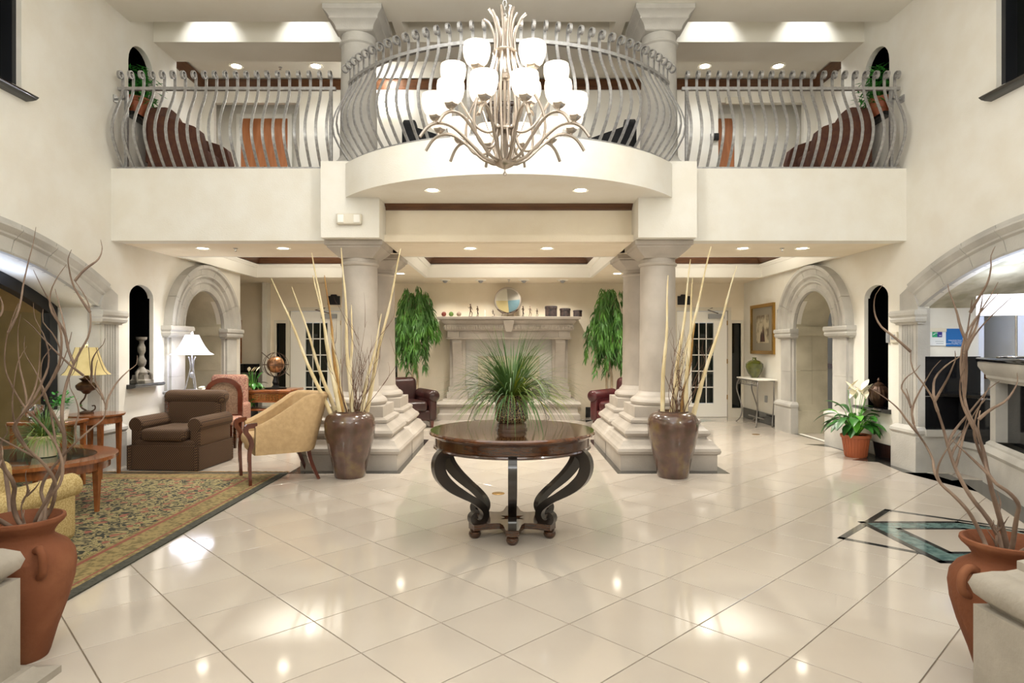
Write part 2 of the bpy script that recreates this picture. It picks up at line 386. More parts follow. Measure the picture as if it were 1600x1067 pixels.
# ---- arch shapes
def arc(cx, cy, rx, ry, a0, a1, n):
    return [(cx + rx*math.cos(R(a0 + (a1 - a0)*i/n)), cy + ry*math.sin(R(a0 + (a1 - a0)*i/n))) for i in range(n + 1)]
BY, BZ, BR = 5.17, -1.83, 4.11                                            # big segmental arch (centre, inner radius)
def big_hole(): return [(3.31, 0.001), (7.03, 0.001)] + [(BY + BR*math.sin(R(a)), BZ + BR*math.cos(R(a))) for a in [27 - 54*i/24 for i in range(25)]]
def tall_hole(): return [(8.92, .001), (10.14, .001)] + arc(9.53, 1.62, .61, .6, 0, 180, 20)
def gothic(y0, y1, z0, z1, zp):
    w = (y1 - y0)/2; c = (y0 + y1)/2
    return [(y0, z0), (y1, z0)] + arc(c, z1, w, zp - z1, 0, 180, 12)
def side_wall(s):
    yl = 10.85 if s < 0 else YB
    outer = [(-3, 0), (yl, 0), (yl, 2.9), (8.77, 2.9), (8.77, 6.3), (-3, 6.3)]
    zb = .93 if s < 0 else .63
    holes = [big_hole(), tall_hole(), gothic(7.68, 8.2, zb, 2.0, 2.16), gothic(7.66, 8.2, 4.22, 4.86, 5.12), [(5.0, 3.78), (5.98, 3.78), (5.98, 5.2), (5.0, 5.2)]]
    o = struct('wall_left' if s < 0 else 'wall_right', MB().plate(outer, s*XW, s*(XW + .07), holes, 'yz'), M['wall'], smooth=20)
    # recess boxes behind the small openings
    for (y0, y1, z0, z1) in ((7.682, 8.198, zb - .05, 2.2), ):
        b = MB().box(s*(XW + .05), s*(XW + .4), y0, y1, z0, z1)
        b.f = [f for f in b.f if f != (0, 4, 6, 2)]
        b.build('niche_lining', M['black'], o, 0)
    b = MB().box(s*(XW + .068), s*(XW + .45), 7.6, 8.26, 4.1, 5.25); b.f = [f for f in b.f if f != (0, 4, 6, 2)]; b.build('niche_lining', M['darkglass'], o, 0)
    MB().box(s*(XW + .16), s*(XW + .2), 4.95, 6.05, 3.7, 5.25).build('window_pane', M['darkglass'], o, 0)
    f = MB().box(s*(XW + .05), s*(XW + .16), 5.0, 5.98, 3.78, 3.83).box(s*(XW + .05), s*(XW + .16), 5.0, 5.04, 3.78, 5.2).box(s*(XW + .05), s*(XW + .16), 5.93, 5.98, 3.78, 5.2).box(s*(XW + .07), s*(XW + .14), 5.66, 5.69, 3.8, 5.2)
    f.build('window_frame', M['blackframe'], o, 0)
    def sill(y0, y1, z, name='sill'):
        prof = [(0, 0), (.1, 0), (.125, -.018), (.1, -.04), (.06, -.05), (0, -.055)]
        mb = MB(); pts = [(s*(XW - a), z + b) for a, b in prof] + [(s*(XW + .35), z - .055), (s*(XW + .35), z)]
        mb.plate(pts, y0, y1, (), 'xz'); mb.build(name, M['granite'], o, 30)
    sill(7.62, 8.27, zb + .0); sill(7.6, 8.26, 4.22); sill(4.94, 6.04, 3.78)
    return o
WL, WR = side_wall(-1), side_wall(1)

def ring_block(s, cy, cz, Ri, Ro, prof, a0, a1, n, x0=XW):
    """voussoir: profile [(t, proud)] swept about (cy, cz); Ri/Ro are (ry, rz) ellipses; angle from vertical"""
    mb = MB(); v = []; f = []; P = prof + [(1, -.03), (0, -.03)]; m = len(P)
    for i in range(n + 1):
        a = R(a0 + (a1 - a0)*i/n)
        for t, p in P:
            ry = Ri[0] + (Ro[0] - Ri[0])*t; rz = Ri[1] + (Ro[1] - Ri[1])*t
            v.append((s*(x0 - p), cy + ry*math.sin(a), cz + rz*math.cos(a)))
    for i in range(n):
        for k in range(m): f.append((i*m + k, i*m + (k + 1) % m, (i + 1)*m + (k + 1) % m, (i + 1)*m + k))
    f.append(tuple(range(m))); f.append(tuple(n*m + k for k in reversed(range(m))))
    return mb.add(v, f)
BIGP = [(0, 0), (0, .05), (.06, .06), (.1, .03), (.14, .03), (.5, .045), (.56, .07), (.62, .075), (.66, .09), (.78, .12), (.84, .12), (.88, .1), (1, .1), (1, 0)]
TALLP = [(0, 0), (0, .05), (.07, .06), (.1, .04), (.28, .04), (.34, .07), (.4, .07), (.44, .05), (.5, .05), (.56, .09), (.62, .09), (.64, .07), (.84, .085), (.88, .12), (1, .12), (1, 0)]
def fluted(mb, s, y0, y1, z0, z1, pr, n):
    """fluted pilaster face in the wall plane"""
    w = (y1 - y0); pts = [(XW + .02, y0), (XW - pr, y0)]
    e = w*.14; st = (w - 2*e)/n
    for k in range(n):
        a = y0 + e + k*st
        pts += [(XW - pr, a), (XW - pr + .022, a + st*.18), (XW - pr + .022, a + st*.62), (XW - pr, a + st*.8)]
    pts += [(XW - pr, y1), (XW + .02, y1)]
    mb.plate([(s*x, y) for x, y in pts], z0, z1)
def mould_y(mb, s, y0, y1, prof, wrap=0, ends=True):
    """horizontal moulding along the wall; prof [(proud, z)] top-down, ends returned by growing in y"""
    v = []; f = []; m = len(prof)
    for (p, z) in prof: v += [(s*(XW + .0), y0 - p*.6, z), (s*(XW - p), y0 - p*.6, z), (s*(XW - p), y1 + p*.6, z), (s*(XW + .0), y1 + p*.6, z)]
    for i in range(m - 1):
        for k in range(4): f.append((i*4 + k, i*4 + (k + 1) % 4, i*4 + 4 + (k + 1) % 4, i*4 + 4 + k))
    f += [(0, 1, 2, 3), tuple((m - 1)*4 + k for k in (3, 2, 1, 0))]
    return mb.add(v, f)
CAPP = [(.13, 1.80), (.14, 1.78), (.14, 1.745), (.12, 1.72), (.13, 1.70), (.12, 1.67), (.08, 1.655), (.08, 1.64)]
BASP = [(.07, .50), (.09, .49), (.13, .46), (.135, .43), (.11, .40), (.12, .39), (.12, 0)]

# ---- big arches with their pilasters
for s in (-1, 1):
    side = 'left' if s < 0 else 'right'
    t = thing('stone_archway', 'wide low grey stone arch over the ' + ('glazed lounge recess behind the coffee table' if s < 0 else 'reception desk alcove with the blue notice'), 'archway', (s*XW, BY, 0), group=None)
    def tb(mb, n, m='stone', sm=25):
        o = mb.build(n, M[m], t, sm); o.matrix_parent_inverse = Matrix.Translation((-s*XW, -BY, 0)); return o
    N = 9
    for k in range(N):
        a0 = -27 + 54*k/N + .04; a1 = -27 + 54*(k + 1)/N - .04
        tb(ring_block(s, BY, BZ, (BR, BR), (BR + .29, BR + .29), BIGP, a0, a1, 6), 'arch_stone')
    for q in (1, -1):
        f = lambda y: BY + q*(y - BY)
        tb(MB().plate([(f(7.03), 1.8), (f(7.36), 1.8), (f(7.36), 1.99), (f(7.165), 2.09), (f(7.035), 1.832)], s*(XW - .06), s*(XW + .02), (), 'yz'), 'springer')
        y0, y1 = sorted((f(7.05), f(7.36)))
        mb = MB(); fluted(mb, s, y0, y1, .5, 1.07, .07, 5); tb(mb, 'fluted_block')
        mb = MB(); fluted(mb, s, y0, y1, 1.073, 1.64, .07, 5); tb(mb, 'fluted_block')
        tb(mould_y(MB(), s, y0, y1, CAPP), 'capital'); tb(mould_y(MB(), s, y0, y1, BASP), 'plinth')
        # reveal of the opening, plain stone
        ya, yb = sorted((f(7.03), f(7.06)))
        tb(MB().box(s*(XW - .062), s*(XW + .075), ya + .001, yb + .03*q*-1*0, 0, 1.82), 'jamb')
# ---- tall arches
for s in (-1, 1):
    t = thing('stone_portal', 'tall round-headed grey stone portal ' + ('behind the lit table lamp' if s < 0 else 'beside the framed picture and peace lily'), 'archway', (s*XW, 9.53, 0))
    def tb(mb, n, m='stone', sm=25):
        o = mb.build(n, M[m], t, sm); o.matrix_parent_inverse = Matrix.Translation((-s*XW, -9.53, 0)); return o
    for k in range(7):
        tb(ring_block(s, 9.53, 1.66, (.61, .56), (1.09, .94), TALLP, -90 + 180*k/7 + .2, -90 + 180*(k + 1)/7 - .2, 6), 'arch_stone')
    for y0, y1 in ((8.46, 8.92), (10.14, 10.6)):
        tb(MB().box(s*(XW - .04), s*(XW + .02), y0, y1, .44, .98).box(s*(XW - .07), s*(XW - .035), y0 + .05, y1 - .05, .44, .98), 'pilaster_block')
        tb(MB().box(s*(XW - .04), s*(XW + .02), y0, y1, .983, 1.55).box(s*(XW - .07), s*(XW - .035), y0 + .05, y1 - .05, .983, 1.55), 'pilaster_block')
        tb(mould_y(MB(), s, y0, y1, [(a, z - .13) for a, z in CAPP]), 'capital'); tb(mould_y(MB(), s, y0, y1, BASP), 'plinth')
    D = .85 if s < 0 else .5
    xa, xb = sorted((s*XW, s*(XW + D)))
    # stone lining of the passage: far jamb, near jamb, vault, in joints
    for z0, z1 in ((.46, 1.0), (1.004, 1.56)):
        for xx0, xx1 in ((xa, (xa + xb)/2 - .002), ((xa + xb)/2 + .002, xb)):
            tb(MB().box(xx0, xx1, 10.132, 10.3, z0, z1), 'lining_stone', 'stone_green')
    tb(MB().box(xa, xb, 10.1, 10.3, 0, .36).box(xa, xb, 10.12, 10.3, .36, .46), 'lining_plinth', 'stone_green')
    tb(MB().box(xa, xb, 10.09, 10.3, 1.56, 1.7), 'lining_moulding', 'stone_green')
    if s < 0: tb(MB().box(xa, xb, 8.76, 8.928, 0, 1.66), 'lining_stone', 'stone_green')
    pv = arc(9.53, 1.66, .603, .553, 0, 180, 20); po = arc(9.53, 1.66, .77, .72, 180, 0, 20)
    if s > 0: pv = arc(9.53, 1.66, .603, .553, 0, 100, 14); po = arc(9.53, 1.66, .77, .72, 100, 0, 14)
    tb(MB().plate(pv + po, xa, xb, (), 'yz'), 'vault_lining', 'stone_green')
    if s < 0:      # closed back of the left niche
        tb(MB().box(-(XW + D + .1), -(XW + D), 8.7, 10.35, 0, 2.4), 'back_panel', 'stone_green')
# corridor seen through the right portal
struct('wall_corridor', MB().box(6.1, 6.2, 7.6, 12.4, 0, 2.7), M['wall'])
struct('trim_corridor_rail', MB().box(6.06, 6.1, 7.6, 12.4, .98, 1.06), M['wood_cherry'])

# ---- floor to ceiling at the back
def back_wall():
    # one wall with openings for the two glazed doors and sidelights, and the stair windows behind the trees
    outer = [(-6.2, 0), (4.8, 0), (4.8, 3.3), (-6.2, 3.3)]; hs = []
    for s in (-1, 1):
        for a, b in ((3.26, 4.30), (4.36, 4.54)):
            x0, x1 = sorted((s*a, s*b)); hs.append([(x0, .001 if a < 4 else .18), (x1, .001 if a < 4 else .18), (x1, 2.1 if a < 4 else 1.84), (x0, 2.1 if a < 4 else 1.84)])
    hs.append([(-2.36, .3), (-2.18, .3), (-2.18, 1.95), (-2.36, 1.95)])
    return struct('wall_back', MB().plate(outer, YB, YB + .15, hs, 'xz'), M['tan'], smooth=0)
WB = back_wall()
MB().box(-2.36, -2.18, YB + .05, YB + .08, .3, 1.95).build('window_pane', M['darkglass'], WB, 0)
for n, s in (('door_1', -1), ('door_2', 1)):
    d = bpy.data.objects.new(n, None); COL.objects.link(d); d.location = (s*3.78, YB, 0); d['kind'] = 'structure'
    def db(mb, nm, m='white', sm=0):
        return mb.build(nm, M[m], d, sm)
    fr = MB()
    for a in (-.56, .50): fr.box(a, a + .06, -.03, .1, 0, 2.079)
    fr.box(-.56, .56, -.03, .1, 2.08, 2.15); db(fr, 'door_frame', 'plastic')
    st = MB().box(-.49, -.2, .0, .05, 0.01, 2.07).box(.23, .49, .0, .05, 0.01, 2.07).box(-.2, .23, .0, .05, 0.01, .27).box(-.2, .23, .0, .05, 1.85, 2.07)
    leaf = db(st, 'door_leaf')
    for i in range(3):
        for j in range(5):
            x0 = -.2 + i*.1433; z0 = .27 + j*.316
            MB().box(x0 + .009, x0 + .135, .02, .03, z0 + .01, z0 + .306).build('pane', M['doorglass'], leaf, 0)
    mu = MB()
    for i in (1, 2): mu.box(-.2 + i*.1433 - .008, -.2 + i*.1433 + .008, .005, .045, .27, 1.85)
    for j in range(1, 5): mu.box(-.2, .23, .005, .045, .27 + j*.316 - .01, .27 + j*.316 + .01)
    mu.build('muntin', M['white'], leaf, 0)
    db(MB().box(.12, .42, -.06, 0, 1.93, 2.02), 'door_closer', 'greyplastic')
    db(MB().tube([(.3, -.05, 2.03), (.05, -.2, 2.09), (.2, -.02, 2.14)], .009), 'closer_arm', 'bronze')
    for z in (.35, 1.05, 1.8): db(MB().box(.485, .505, -.012, .0, z, z + .09), 'hinge', 'brass')
    q = bpy.data.objects.new('window_1' if s < 0 else 'window_2', None); COL.objects.link(q); q.location = (s*4.45, YB, 0); q['kind'] = 'structure'
    MB().box(-.09, .09, .05, .07, .18, 1.84).build('pane', M['darkglass'], q, 0)
    f = MB().box(-.14, -.09, -.02, .08, .181, 1.839).box(.09, .14, -.02, .08, .181, 1.839).box(-.14, .14, -.02, .08, 1.84, 1.9).box(-.14, .14, -.02, .08, .0, .18)
    f.build('window_frame', M['plastic'], q, 0)
    pl = MB().plate([(-.12, 0), (.12, 0), (.12, .17), (.07, .17), (.05, .2), (-.05, .2), (-.07, .17), (-.12, .17)], YB - .025, YB - .002, (), 'xz', T(s*3.36 + s*.06, 0, 2.2))
    o = pl.build('wall_plaque', M['ironblack']); tag(o, 'small dark shaped plaque above the %s glazed door' % ('left' if s < 0 else 'right'), 'sign')
    # wall end panels that close the bay
struct('wall_left_nook', MB().box(-6.3, -6.2, 10.4, 12.5, 0, 3.2).box(-6.2, -4.8, 10.4, 10.85, 0, 2.9), M['tan'])
MB().box(-4.75, -4.66, 12.2, 12.4, 0, 2.62).build('corner_pier', M['wall'], WB, 0)

# baseboards of black tile
def bb(name, segs, tile=.3):
    o = None
    root = bpy.data.objects.new(name, None); COL.objects.link(root); root['kind'] = 'structure'
    for (x0, y0, x1, y1) in segs:
        L = math.hypot(x1 - x0, y1 - y0); n = max(1, round(L/tile)); a = math.atan2(y1 - y0, x1 - x0)
        for k in range(n): MB().box(L*k/n + .002, L*(k + 1)/n - .002, -.012, 0, .002, .2, T(x0, y0, 0, a)).build('baseboard_tile', M['granite'], root, 0)
bb('baseboard_right', [(4.588, 8.32, 4.588, 7.54), (4.588, 12.38, 4.588, 10.75)])
bb('baseboard_left', [(-4.588, 7.54, -4.588, 8.32), (-4.588, 2.2, -4.588, 2.8)])
bb('baseboard_back', [(1.5, YB - .001, 3.2, YB - .001), (-3.2, YB - .001, -1.5, YB - .001)])

# ---- lobby ceiling with three trays
def rect(x0, x1, y0, y1): return [(x0, y0), (x1, y0), (x1, y1), (x0, y1)]
TR = [(-4.5, -2.15, 8.72, 11.3), (-1.45, 1.45, 8.72, 11.3), (2.15, 4.5, 8.72, 11.3)]
ceiling = struct('ceiling', MB().plate(rect(-6.2, 6.2, YF + .1, YB), ZC, ZC + .08, [rect(*t) for t in TR]), M['tan'], smooth=0)
for (x0, x1, y0, y1) in TR:
    w = MB()
    e = .003
    for (a, b, c, d) in ((x0 - .05, x0 + e, y0, y1), (x1 - e, x1 + .05, y0, y1), (x0 - .05, x1 + .05, y0 - .05, y0 + e), (x0 - .05, x1 + .05, y1 - e, y1 + .05)): w.box(a, b, c, d, ZC - .002, 3.0)
    w.box(x0, x1, y0, y1, 2.99, 3.04); w.build('tray_recess', M['white'], ceiling, 0)
    def frame(i, z0, z1, nm, m):
        prof = [(0, z0), (i*.35, z0), (i*.5, z0 + (z1 - z0)*.3), (i*.8, z0 + (z1 - z0)*.6), (i, z0 + (z1 - z0)*.85), (i, z1), (0, z1)]
        v = []; f = []; n = len(prof)
        for (p, z) in prof: v += [(x0 + p, y0 + p, z), (x1 - p, y0 + p, z), (x1 - p, y1 - p, z), (x0 + p, y1 - p, z)]
        for a in range(n - 1):
            for k in range(4): f.append((a*4 + k, a*4 + (k + 1) % 4, a*4 + 4 + (k + 1) % 4, a*4 + 4 + k))
        MB().add(v, f).build(nm, M[m], ceiling, 30)
    frame(.07, 2.79, 2.84, 'tray_cornice', 'white'); frame(.13, 2.86, 2.96, 'crown_moulding', 'crown')

# ---- balcony: slab, fascia, bulge
bal = struct('balcony_slab', MB().box(-4.6, 4.6, YF + .02, 11.4, 3.1, ZU - .02), M['carpet'])
fas = MB()
for s in (-1, 1):
    x0, x1 = sorted((s*4.6, s*1.9)); fas.box(x0, x1, YF, YF + .22, ZC - .005, ZU)
fas.build('fascia', M['wall'], bal, 0)
for s in (-1, 1):
    x0, x1 = sorted((s*1.46, s*2.12)); MB().box(x0, x1, 7.14, 8.35, ZC + .0, ZU + .03).build('column_block', M['wall'], bal, 0)
MB().box(-1.5, 1.5, 7.52, 7.75, ZC - .004, 3.1).build('lintel', M['tan'], bal, 0)
struct('trim_1', MB().plate([(7.52, 3.005), (7.50, 3.005), (7.49, 3.03), (7.45, 3.05), (7.43, 3.07), (7.52, 3.07)], -1.458, 1.458, (), 'yz'), M['crown'])
BC, BRR = 8.38, 2.22
def arcpts(r, a=56.2, n=40): return [(r*math.sin(R(-a + 2*a*i/n)), BC - r*math.cos(R(-a + 2*a*i/n))) for i in range(n + 1)]
MB().plate(arcpts(BRR) + [(1.46, 7.14), (1.46, 7.6), (-1.46, 7.6), (-1.46, 7.14)], 3.07, ZU - .001).build('curved_fascia', M['wall'], bal, 40)
# upper floor deck over the bulge
MB().plate(arcpts(BRR - .2) + [(1.4, 7.6), (-1.4, 7.6)], ZU - .02, ZU - .0005).build('deck', M['carpet'], bal, 0)

# ---- upper hall
uc = MB()
uc.box(-4.8, 4.8, -3, 7.69, ZT, ZT + .1)
uc.box(-4.8, 4.8, 8.2, 8.77, ZT, ZT + .1).box(-4.8, 4.8, 7.64, 7.69, ZT + .1, ZT + .45).box(-4.8, 4.8, 8.2, 8.25, ZT + .1, ZT + .45).box(-4.8, 4.8, 7.6, 8.3, ZT + .45, ZT + .5)
uc.box(-1.42, -1.3, 7.69, 8.2, ZT, ZT + .44).box(1.3, 1.42, 7.69, 8.2, ZT, ZT + .44)
struct('ceiling_upper', uc, M['ceil'], smooth=0)
struct('ceiling_corridor', MB().box(-5.6, 5.6, 8.77, 11.3, 5.97, 6.05).box(-5.6, 5.6, 8.77, 8.8, 5.4, 6.0), M['ceil'])
def upper_back():
    hs = [rect(-5.1, -3.62, ZU + .001, 5.60), rect(3.62, 5.1, ZU + .001, 5.60)]
    o = struct('wall_upper_back', MB().plate(rect(-5.6, 5.6, ZU, 6.0), 10.95, 11.05, hs, 'xz'), M['wall'], smooth=0)
    return o
UB = upper_back()
struct('wall_upper_left', MB().box(-5.4, -5.3, 8.77, 11.4, ZU, 6.0).box(-5.35, -4.673, 8.57, 8.768, ZU, 6.0), M['wall'])
struct('wall_upper_right', MB().box(5.3, 5.4, 8.77, 11.4, ZU, 6.0).box(4.673, 5.35, 8.57, 8.768, ZU, 6.0), M['wall'])
struct('wall_upper_alcove', MB().box(-5.4, -3.4, 11.4, 11.5, ZU, 6.0).box(3.4, 5.4, 11.4, 11.5, ZU, 6.0), M['wall'])
cm = MB()
for (a, b) in ((-5.3, 5.3),): cm.plate([(10.95, 5.82), (10.93, 5.82), (10.9, 5.88), (10.84, 5.92), (10.82, 5.95), (10.95, 5.95)], a, b, (), 'yz')
for s in (-1, 1):
    cm.plate([(s*5.3, 5.82), (s*5.27, 5.82), (s*5.22, 5.9), (s*5.17, 5.95), (s*5.3, 5.95)], 8.8, 10.95, (), 'xz')
struct('trim_2', cm, M['crown'])
for n, s in (('door_3', -1), ('door_4', 1)):
    d = bpy.data.objects.new(n, None); COL.objects.link(d); xx = s*4.36 if s < 0 else 3.62; d.location = (xx - .02 if s < 0 else xx, 11.4, ZU); d['kind'] = 'structure'
    MB().box(-.42, .42, -.04, 0, 0, 2.02).build('door_leaf', M['door_wood'], d, 0)
    MB().box(-.5, -.42, -.06, 0, 0, 2.019).box(.42, .5, -.06, 0, 0, 2.019).box(-.5, .5, -.06, 0, 2.02, 2.1).build('door_frame', M['white'], d, 0)
    MB().lathe([(.02, 0), (.02, .01), (.01, .03)], seg=8, M=T(0, -.04, 1.15, 0, PI/2)).build('peephole', M['brass'], d)
    MB().box(-.37, -.33, -.07, -.04, .95, 1.1).tube([(-.35, -.09, 1.0), (-.26, -.09, 1.0)], .012).build('handle', M['brass'], d)
# back of the atrium behind the viewer, and outer shells
struct('wall_front', MB().box(-4.8, 4.8, -3.1, -3, 0, 5.4), M['wall'])

# ---- left glazed recess and bar behind it
lr = MB()
FR = BR - .07
lr.plate([(7.06, 0), (7.06, 2.6), (7.3, 2.6), (7.3, 0)], -XW - .071, -5.1, (), 'yz'); lr.box(-5.6, -XW - .075, 2.9, 3.1, 0, 2.6)
struct('wall_recess_left', lr, M['wall'])
def soffit(s, x1, name, m, r=BR + .005):
    pts = [(BY + r*math.sin(R(a)), BZ + r*math.cos(R(a))) for a in [-30 + 60*i/24 for i in range(25)]]
    struct(name, MB().plate(pts + [(7.3, 2.75), (3.0, 2.75)], s*(XW + .068), s*x1, (), 'yz'), M[m], smooth=40)
soffit(-1, 5.12, 'soffit_left', 'wall'); soffit(1, 5.6, 'soffit_right', 'sofit')
g = bpy.data.objects.new('window_3', None); COL.objects.link(g); g['kind'] = 'structure'; g.location = (-5.06, 5.17, 0)
pts_o = [(BR*math.sin(R(a)), BZ + (BR)*math.cos(R(a))) for a in [27 - 54*i/24 for i in range(25)]]
pts_i = [((BR - .12)*math.sin(R(a)), BZ + (BR - .12)*math.cos(R(a))) for a in [26 - 52*i/24 for i in range(25)]]
MB().plate([(-1.86, 0), (1.86, 0)] + pts_o, -.05, .05, [[(-1.74, .08), (1.74, .08)] + pts_i], 'yz').build('window_frame', M['blackframe'], g, 20)
for y0, y1 in ((-1.74, -.6), (-.58, .68), (.7, 1.74)):
    MB().box(-.006, .006, y0, y1, .08, 1.75).build('pane', M['darkglass'], g, 0)
bar = MB().box(-8.0, -7.9, -1, 9.5, 0, 2.9).box(-8, -5.1, 9.4, 9.5, 0, 2.9)
struct('wall_bar', bar, M['barwall'])
M['glass'] = mat('clear_glass', 'E8F0F0', 0.0, trans=1, ior=1.1)
for o in g.children:
    if o.name.startswith('pane'): o.data.materials[0] = M['glass']
struct('ceiling_bar', MB().box(-8, -5.1, -1, 9.5, 2.75, 2.85), M['ceil'])
for (x0, x1, z1, m, lab) in ((-5.75, -5.6, 2.0, 'mahogany', 0), (-5.62, -5.585, 2.0, 'brass', 1)):
    MB().box(x0, x1, 6.9, 7.0, 0, z1).build('bar_post', M[m], g, 0)
lamp('AREA', (-6.6, 5.5, 2.7), 70, WARM, 1.5, sy=3)
lamp('AREA', (-4.85, 5.0, 1.95), 7, COOL, .12, sy=2.6, rot=(PI, 0, 0))

# ---- reception alcove on the right
rr = MB()
rr.plate([(4.672, 7.07), (5.24, 7.07), (5.75, 7.75), (5.75, 7.9), (5.15, 7.25), (4.672, 7.25)], 0, 2.6, (), 'xy')
struct('wall_reception', rr, M['wall'], smooth=0)
struct('wall_office', MB().box(8.8, 8.9, -1, 9.5, 0, 2.9).box(5.7, 8.9, 9.4, 9.5, 0, 2.9).box(4.8, 8.9, -1.1, -1, 0, 2.9).box(5.75, 5.85, 7.8, 9.4, 0, 2.9), M['wall'])
struct('ceiling_office', MB().box(5.6, 8.9, -1, 9.5, 2.72, 2.8), M['ceil'])
lamp('AREA', (6.8, 5.0, 2.68), 60, (.85, .92, 1), 1.2, sy=3)
lamp('AREA', (4.85, 5.0, 1.95), 9, COOL, .12, sy=2.6, rot=(PI, 0, 0))
wn = thing('wainscot', 'black granite tile wainscot on a moulded stone base under the blue notice', 'wainscot', (5.0, 7.06, 0))
def wb(mb, n, m, sm=0):
    o = mb.build(n, M[m], wn, sm); o.matrix_parent_inverse = Matrix.Translation((-5.0, -7.06, 0)); return o
for (x0, x1, z0, z1) in ((4.62, 5.08, .84, 1.28), (5.085, 5.235, .84, 1.28), (4.62, 4.97, .45, .836), (4.975, 5.235, .45, .836)):
    wb(MB().box(x0, x1, 7.03, 7.068, z0, z1), 'granite_tile', 'granite')
wb(MB().plate([(4.78, 7.03), (5.24, 7.03), (5.3, 6.6), (4.95, 6.8)], .84, .87), 'ledge', 'granite')
wb(MB().plate([(4.6, 6.98), (4.98, 6.98), (4.98, 7.068), (4.6, 7.068)], 0, .4).plate([(4.58, 6.95), (5.0, 6.95), (5.0, 7.068), (4.58, 7.068)], .4, .47), 'base_stone', 'stone', 30)
for z0, z1, m in ((.33, .83, 'granite'), (0, .3, 'stone'), (.3, .36, 'stone')):
    e = .03 if z1 == .36 else 0
    wb(MB().plate([(4.96 - e, 6.98 - e), (5.0, 7.03), (5.14, 6.72), (5.05 - e, 6.45 - e), (4.9 - e, 6.55)][0:2] + [(5.1, 6.9), (5.02, 6.5), (4.97 - e, 6.5)], z0, z1), 'angled_panel', m)
dk = thing('reception_desk', 'stone-fronted reception desk with a black granite top under the right arch', 'desk', (4.6, 5.8, 0))
ang = math.atan2(5.1 - 6.45, 4.36 - 4.9)           # front runs from (4.9,6.45) to (4.36,5.1)
Ld = math.hypot(.54, 1.35); MD = T(4.9, 6.45, 0, ang)      # local x along the front, local +y = behind the counter
def dbx(mb, n, m, sm=0):
    o = mb.build(n, M[m], dk, sm); o.matrix_parent_inverse = Matrix.Translation((-4.6, -5.8, 0)); return o
dbx(MB().rbox(-.1, Ld + .1, -.1, .62, 1.235, 1.28, .015, 3, MD), 'counter_top', 'granite', 40)
pr = [(.0, 1.04), (.012, 1.06), (.03, 1.075), (.03, 1.10), (.06, 1.14), (.085, 1.19), (.085, 1.234)]
v = []; f = []
for p, z in pr: v += [(-p, -p, z), (Ld + p, -p, z), (Ld + p, .5, z), (-p, .5, z)]
for a in range(len(pr) - 1):
    for k in range(4): f.append((a*4 + k, a*4 + (k + 1) % 4, a*4 + 4 + (k + 1) % 4, a*4 + 4 + k))
dbx(MB().add(v, f, MD), 'crown_stone', 'stone', 30)
for x in (0, Ld - .16):
    dbx(MB().box(x, x + .16, 0, .5, .44, 1.04, MD), 'pilaster', 'stone')
dbx(MB().box(.16, Ld - .16, .1, .5, .44, 1.04, MD), 'front_panel', 'granite')
pr = [(.05, 0), (.05, .3), (.06, .31), (.075, .34), (.06, .37), (.03, .39), (.03, .41), (0, .44)]
v = []; f = []
for p, z in pr: v += [(-p, -p, z), (Ld + p, -p, z), (Ld + p, .5, z), (-p, .5, z)]
for a in range(len(pr) - 1):
    for k in range(4): f.append((a*4 + k, a*4 + (k + 1) % 4, a*4 + 4 + (k + 1) % 4, a*4 + 4 + k))
dbx(MB().add(v, f, MD), 'base_stone', 'stone', 30)
dbx(MB().box(-.12, Ld + .5, -.24, .05, -.001, .003, MD), 'border_slab', 'slate')

# ================================================================ THINGS
LR = {-1: 'left', 1: 'right'}
# ---- ceiling lights
def downlight(x, y, z, label, power=14, group=None, r=.06, ang=115, col=WARM, lampz=None):
    t = thing('ceiling_light', label, 'light', (x, y, z), group=group)
    MB().lathe([(r, 0), (r*1.35, -.004), (r*1.45, -.008), (r*1.5, 0)], seg=20).build('trim_ring', M['white'], t)
    MB().lathe([(.0001, -.003), (r*1.0, -.003), (r, .0)], seg=16).build('lens', M['lens'], t)
    if power: lamp('SPOT', (x, y, z - .03), power*2.0, col, .05, spot=R(ang), blend=.8)
    return t
for x, lab in ((-3.83, 'outermost recessed downlight left of the left columns'), (-2.82, 'recessed downlight nearest the left columns'), (-.48, 'left recessed downlight under the middle of the balcony'), (.48, 'right recessed downlight under the middle of the balcony'), (2.93, 'recessed downlight nearest the right columns'), (3.67, 'outermost recessed downlight right of the right columns')):
    downlight(x, 7.93, ZC, 'small round ' + lab, 52, 'downlights under the balcony front')
for x, n in ((-.82, 'left'), (.77, 'right')): downlight(x, 6.8, 3.07, 'small round %s downlight in the underside of the curved balcony' % n, 34)
downlight(-3.1, 9.9, 2.985, 'small round downlight inside the left ceiling tray', 95); downlight(-.1, 10.2, 2.985, 'small round downlight inside the middle ceiling tray', 95); downlight(3.1, 9.9, 2.985, 'small round downlight inside the right ceiling tray', 95)
downlight(1.83, 10.7, ZC, 'small round downlight between the right tree and the middle tray', 40)
downlight(-1.83, 10.7, ZC, 'small round downlight between the left tree and the middle tray', 40)
for x, n in ((-4.45, 'outermost upper downlight above the left door'), (-3.15, 'upper downlight right of the left door, beside the left column'), (.75, 'upper downlight in the middle, right of the chandelier'), (3.2, 'upper downlight beside the right column'), (4.4, 'outermost upper downlight above the right brown chair')):
    downlight(x, 10.35, 5.965, 'glaring ' + n, 14, 'glaring downlights in the upper corridor', .075, 130, NEUT)
for x in (-3.85, -2.6, 2.6, 3.85): lamp('SPOT', (x, 7.78, 5.7), 18, NEUT, .04, (R(50), 0, 0), spot=R(90))
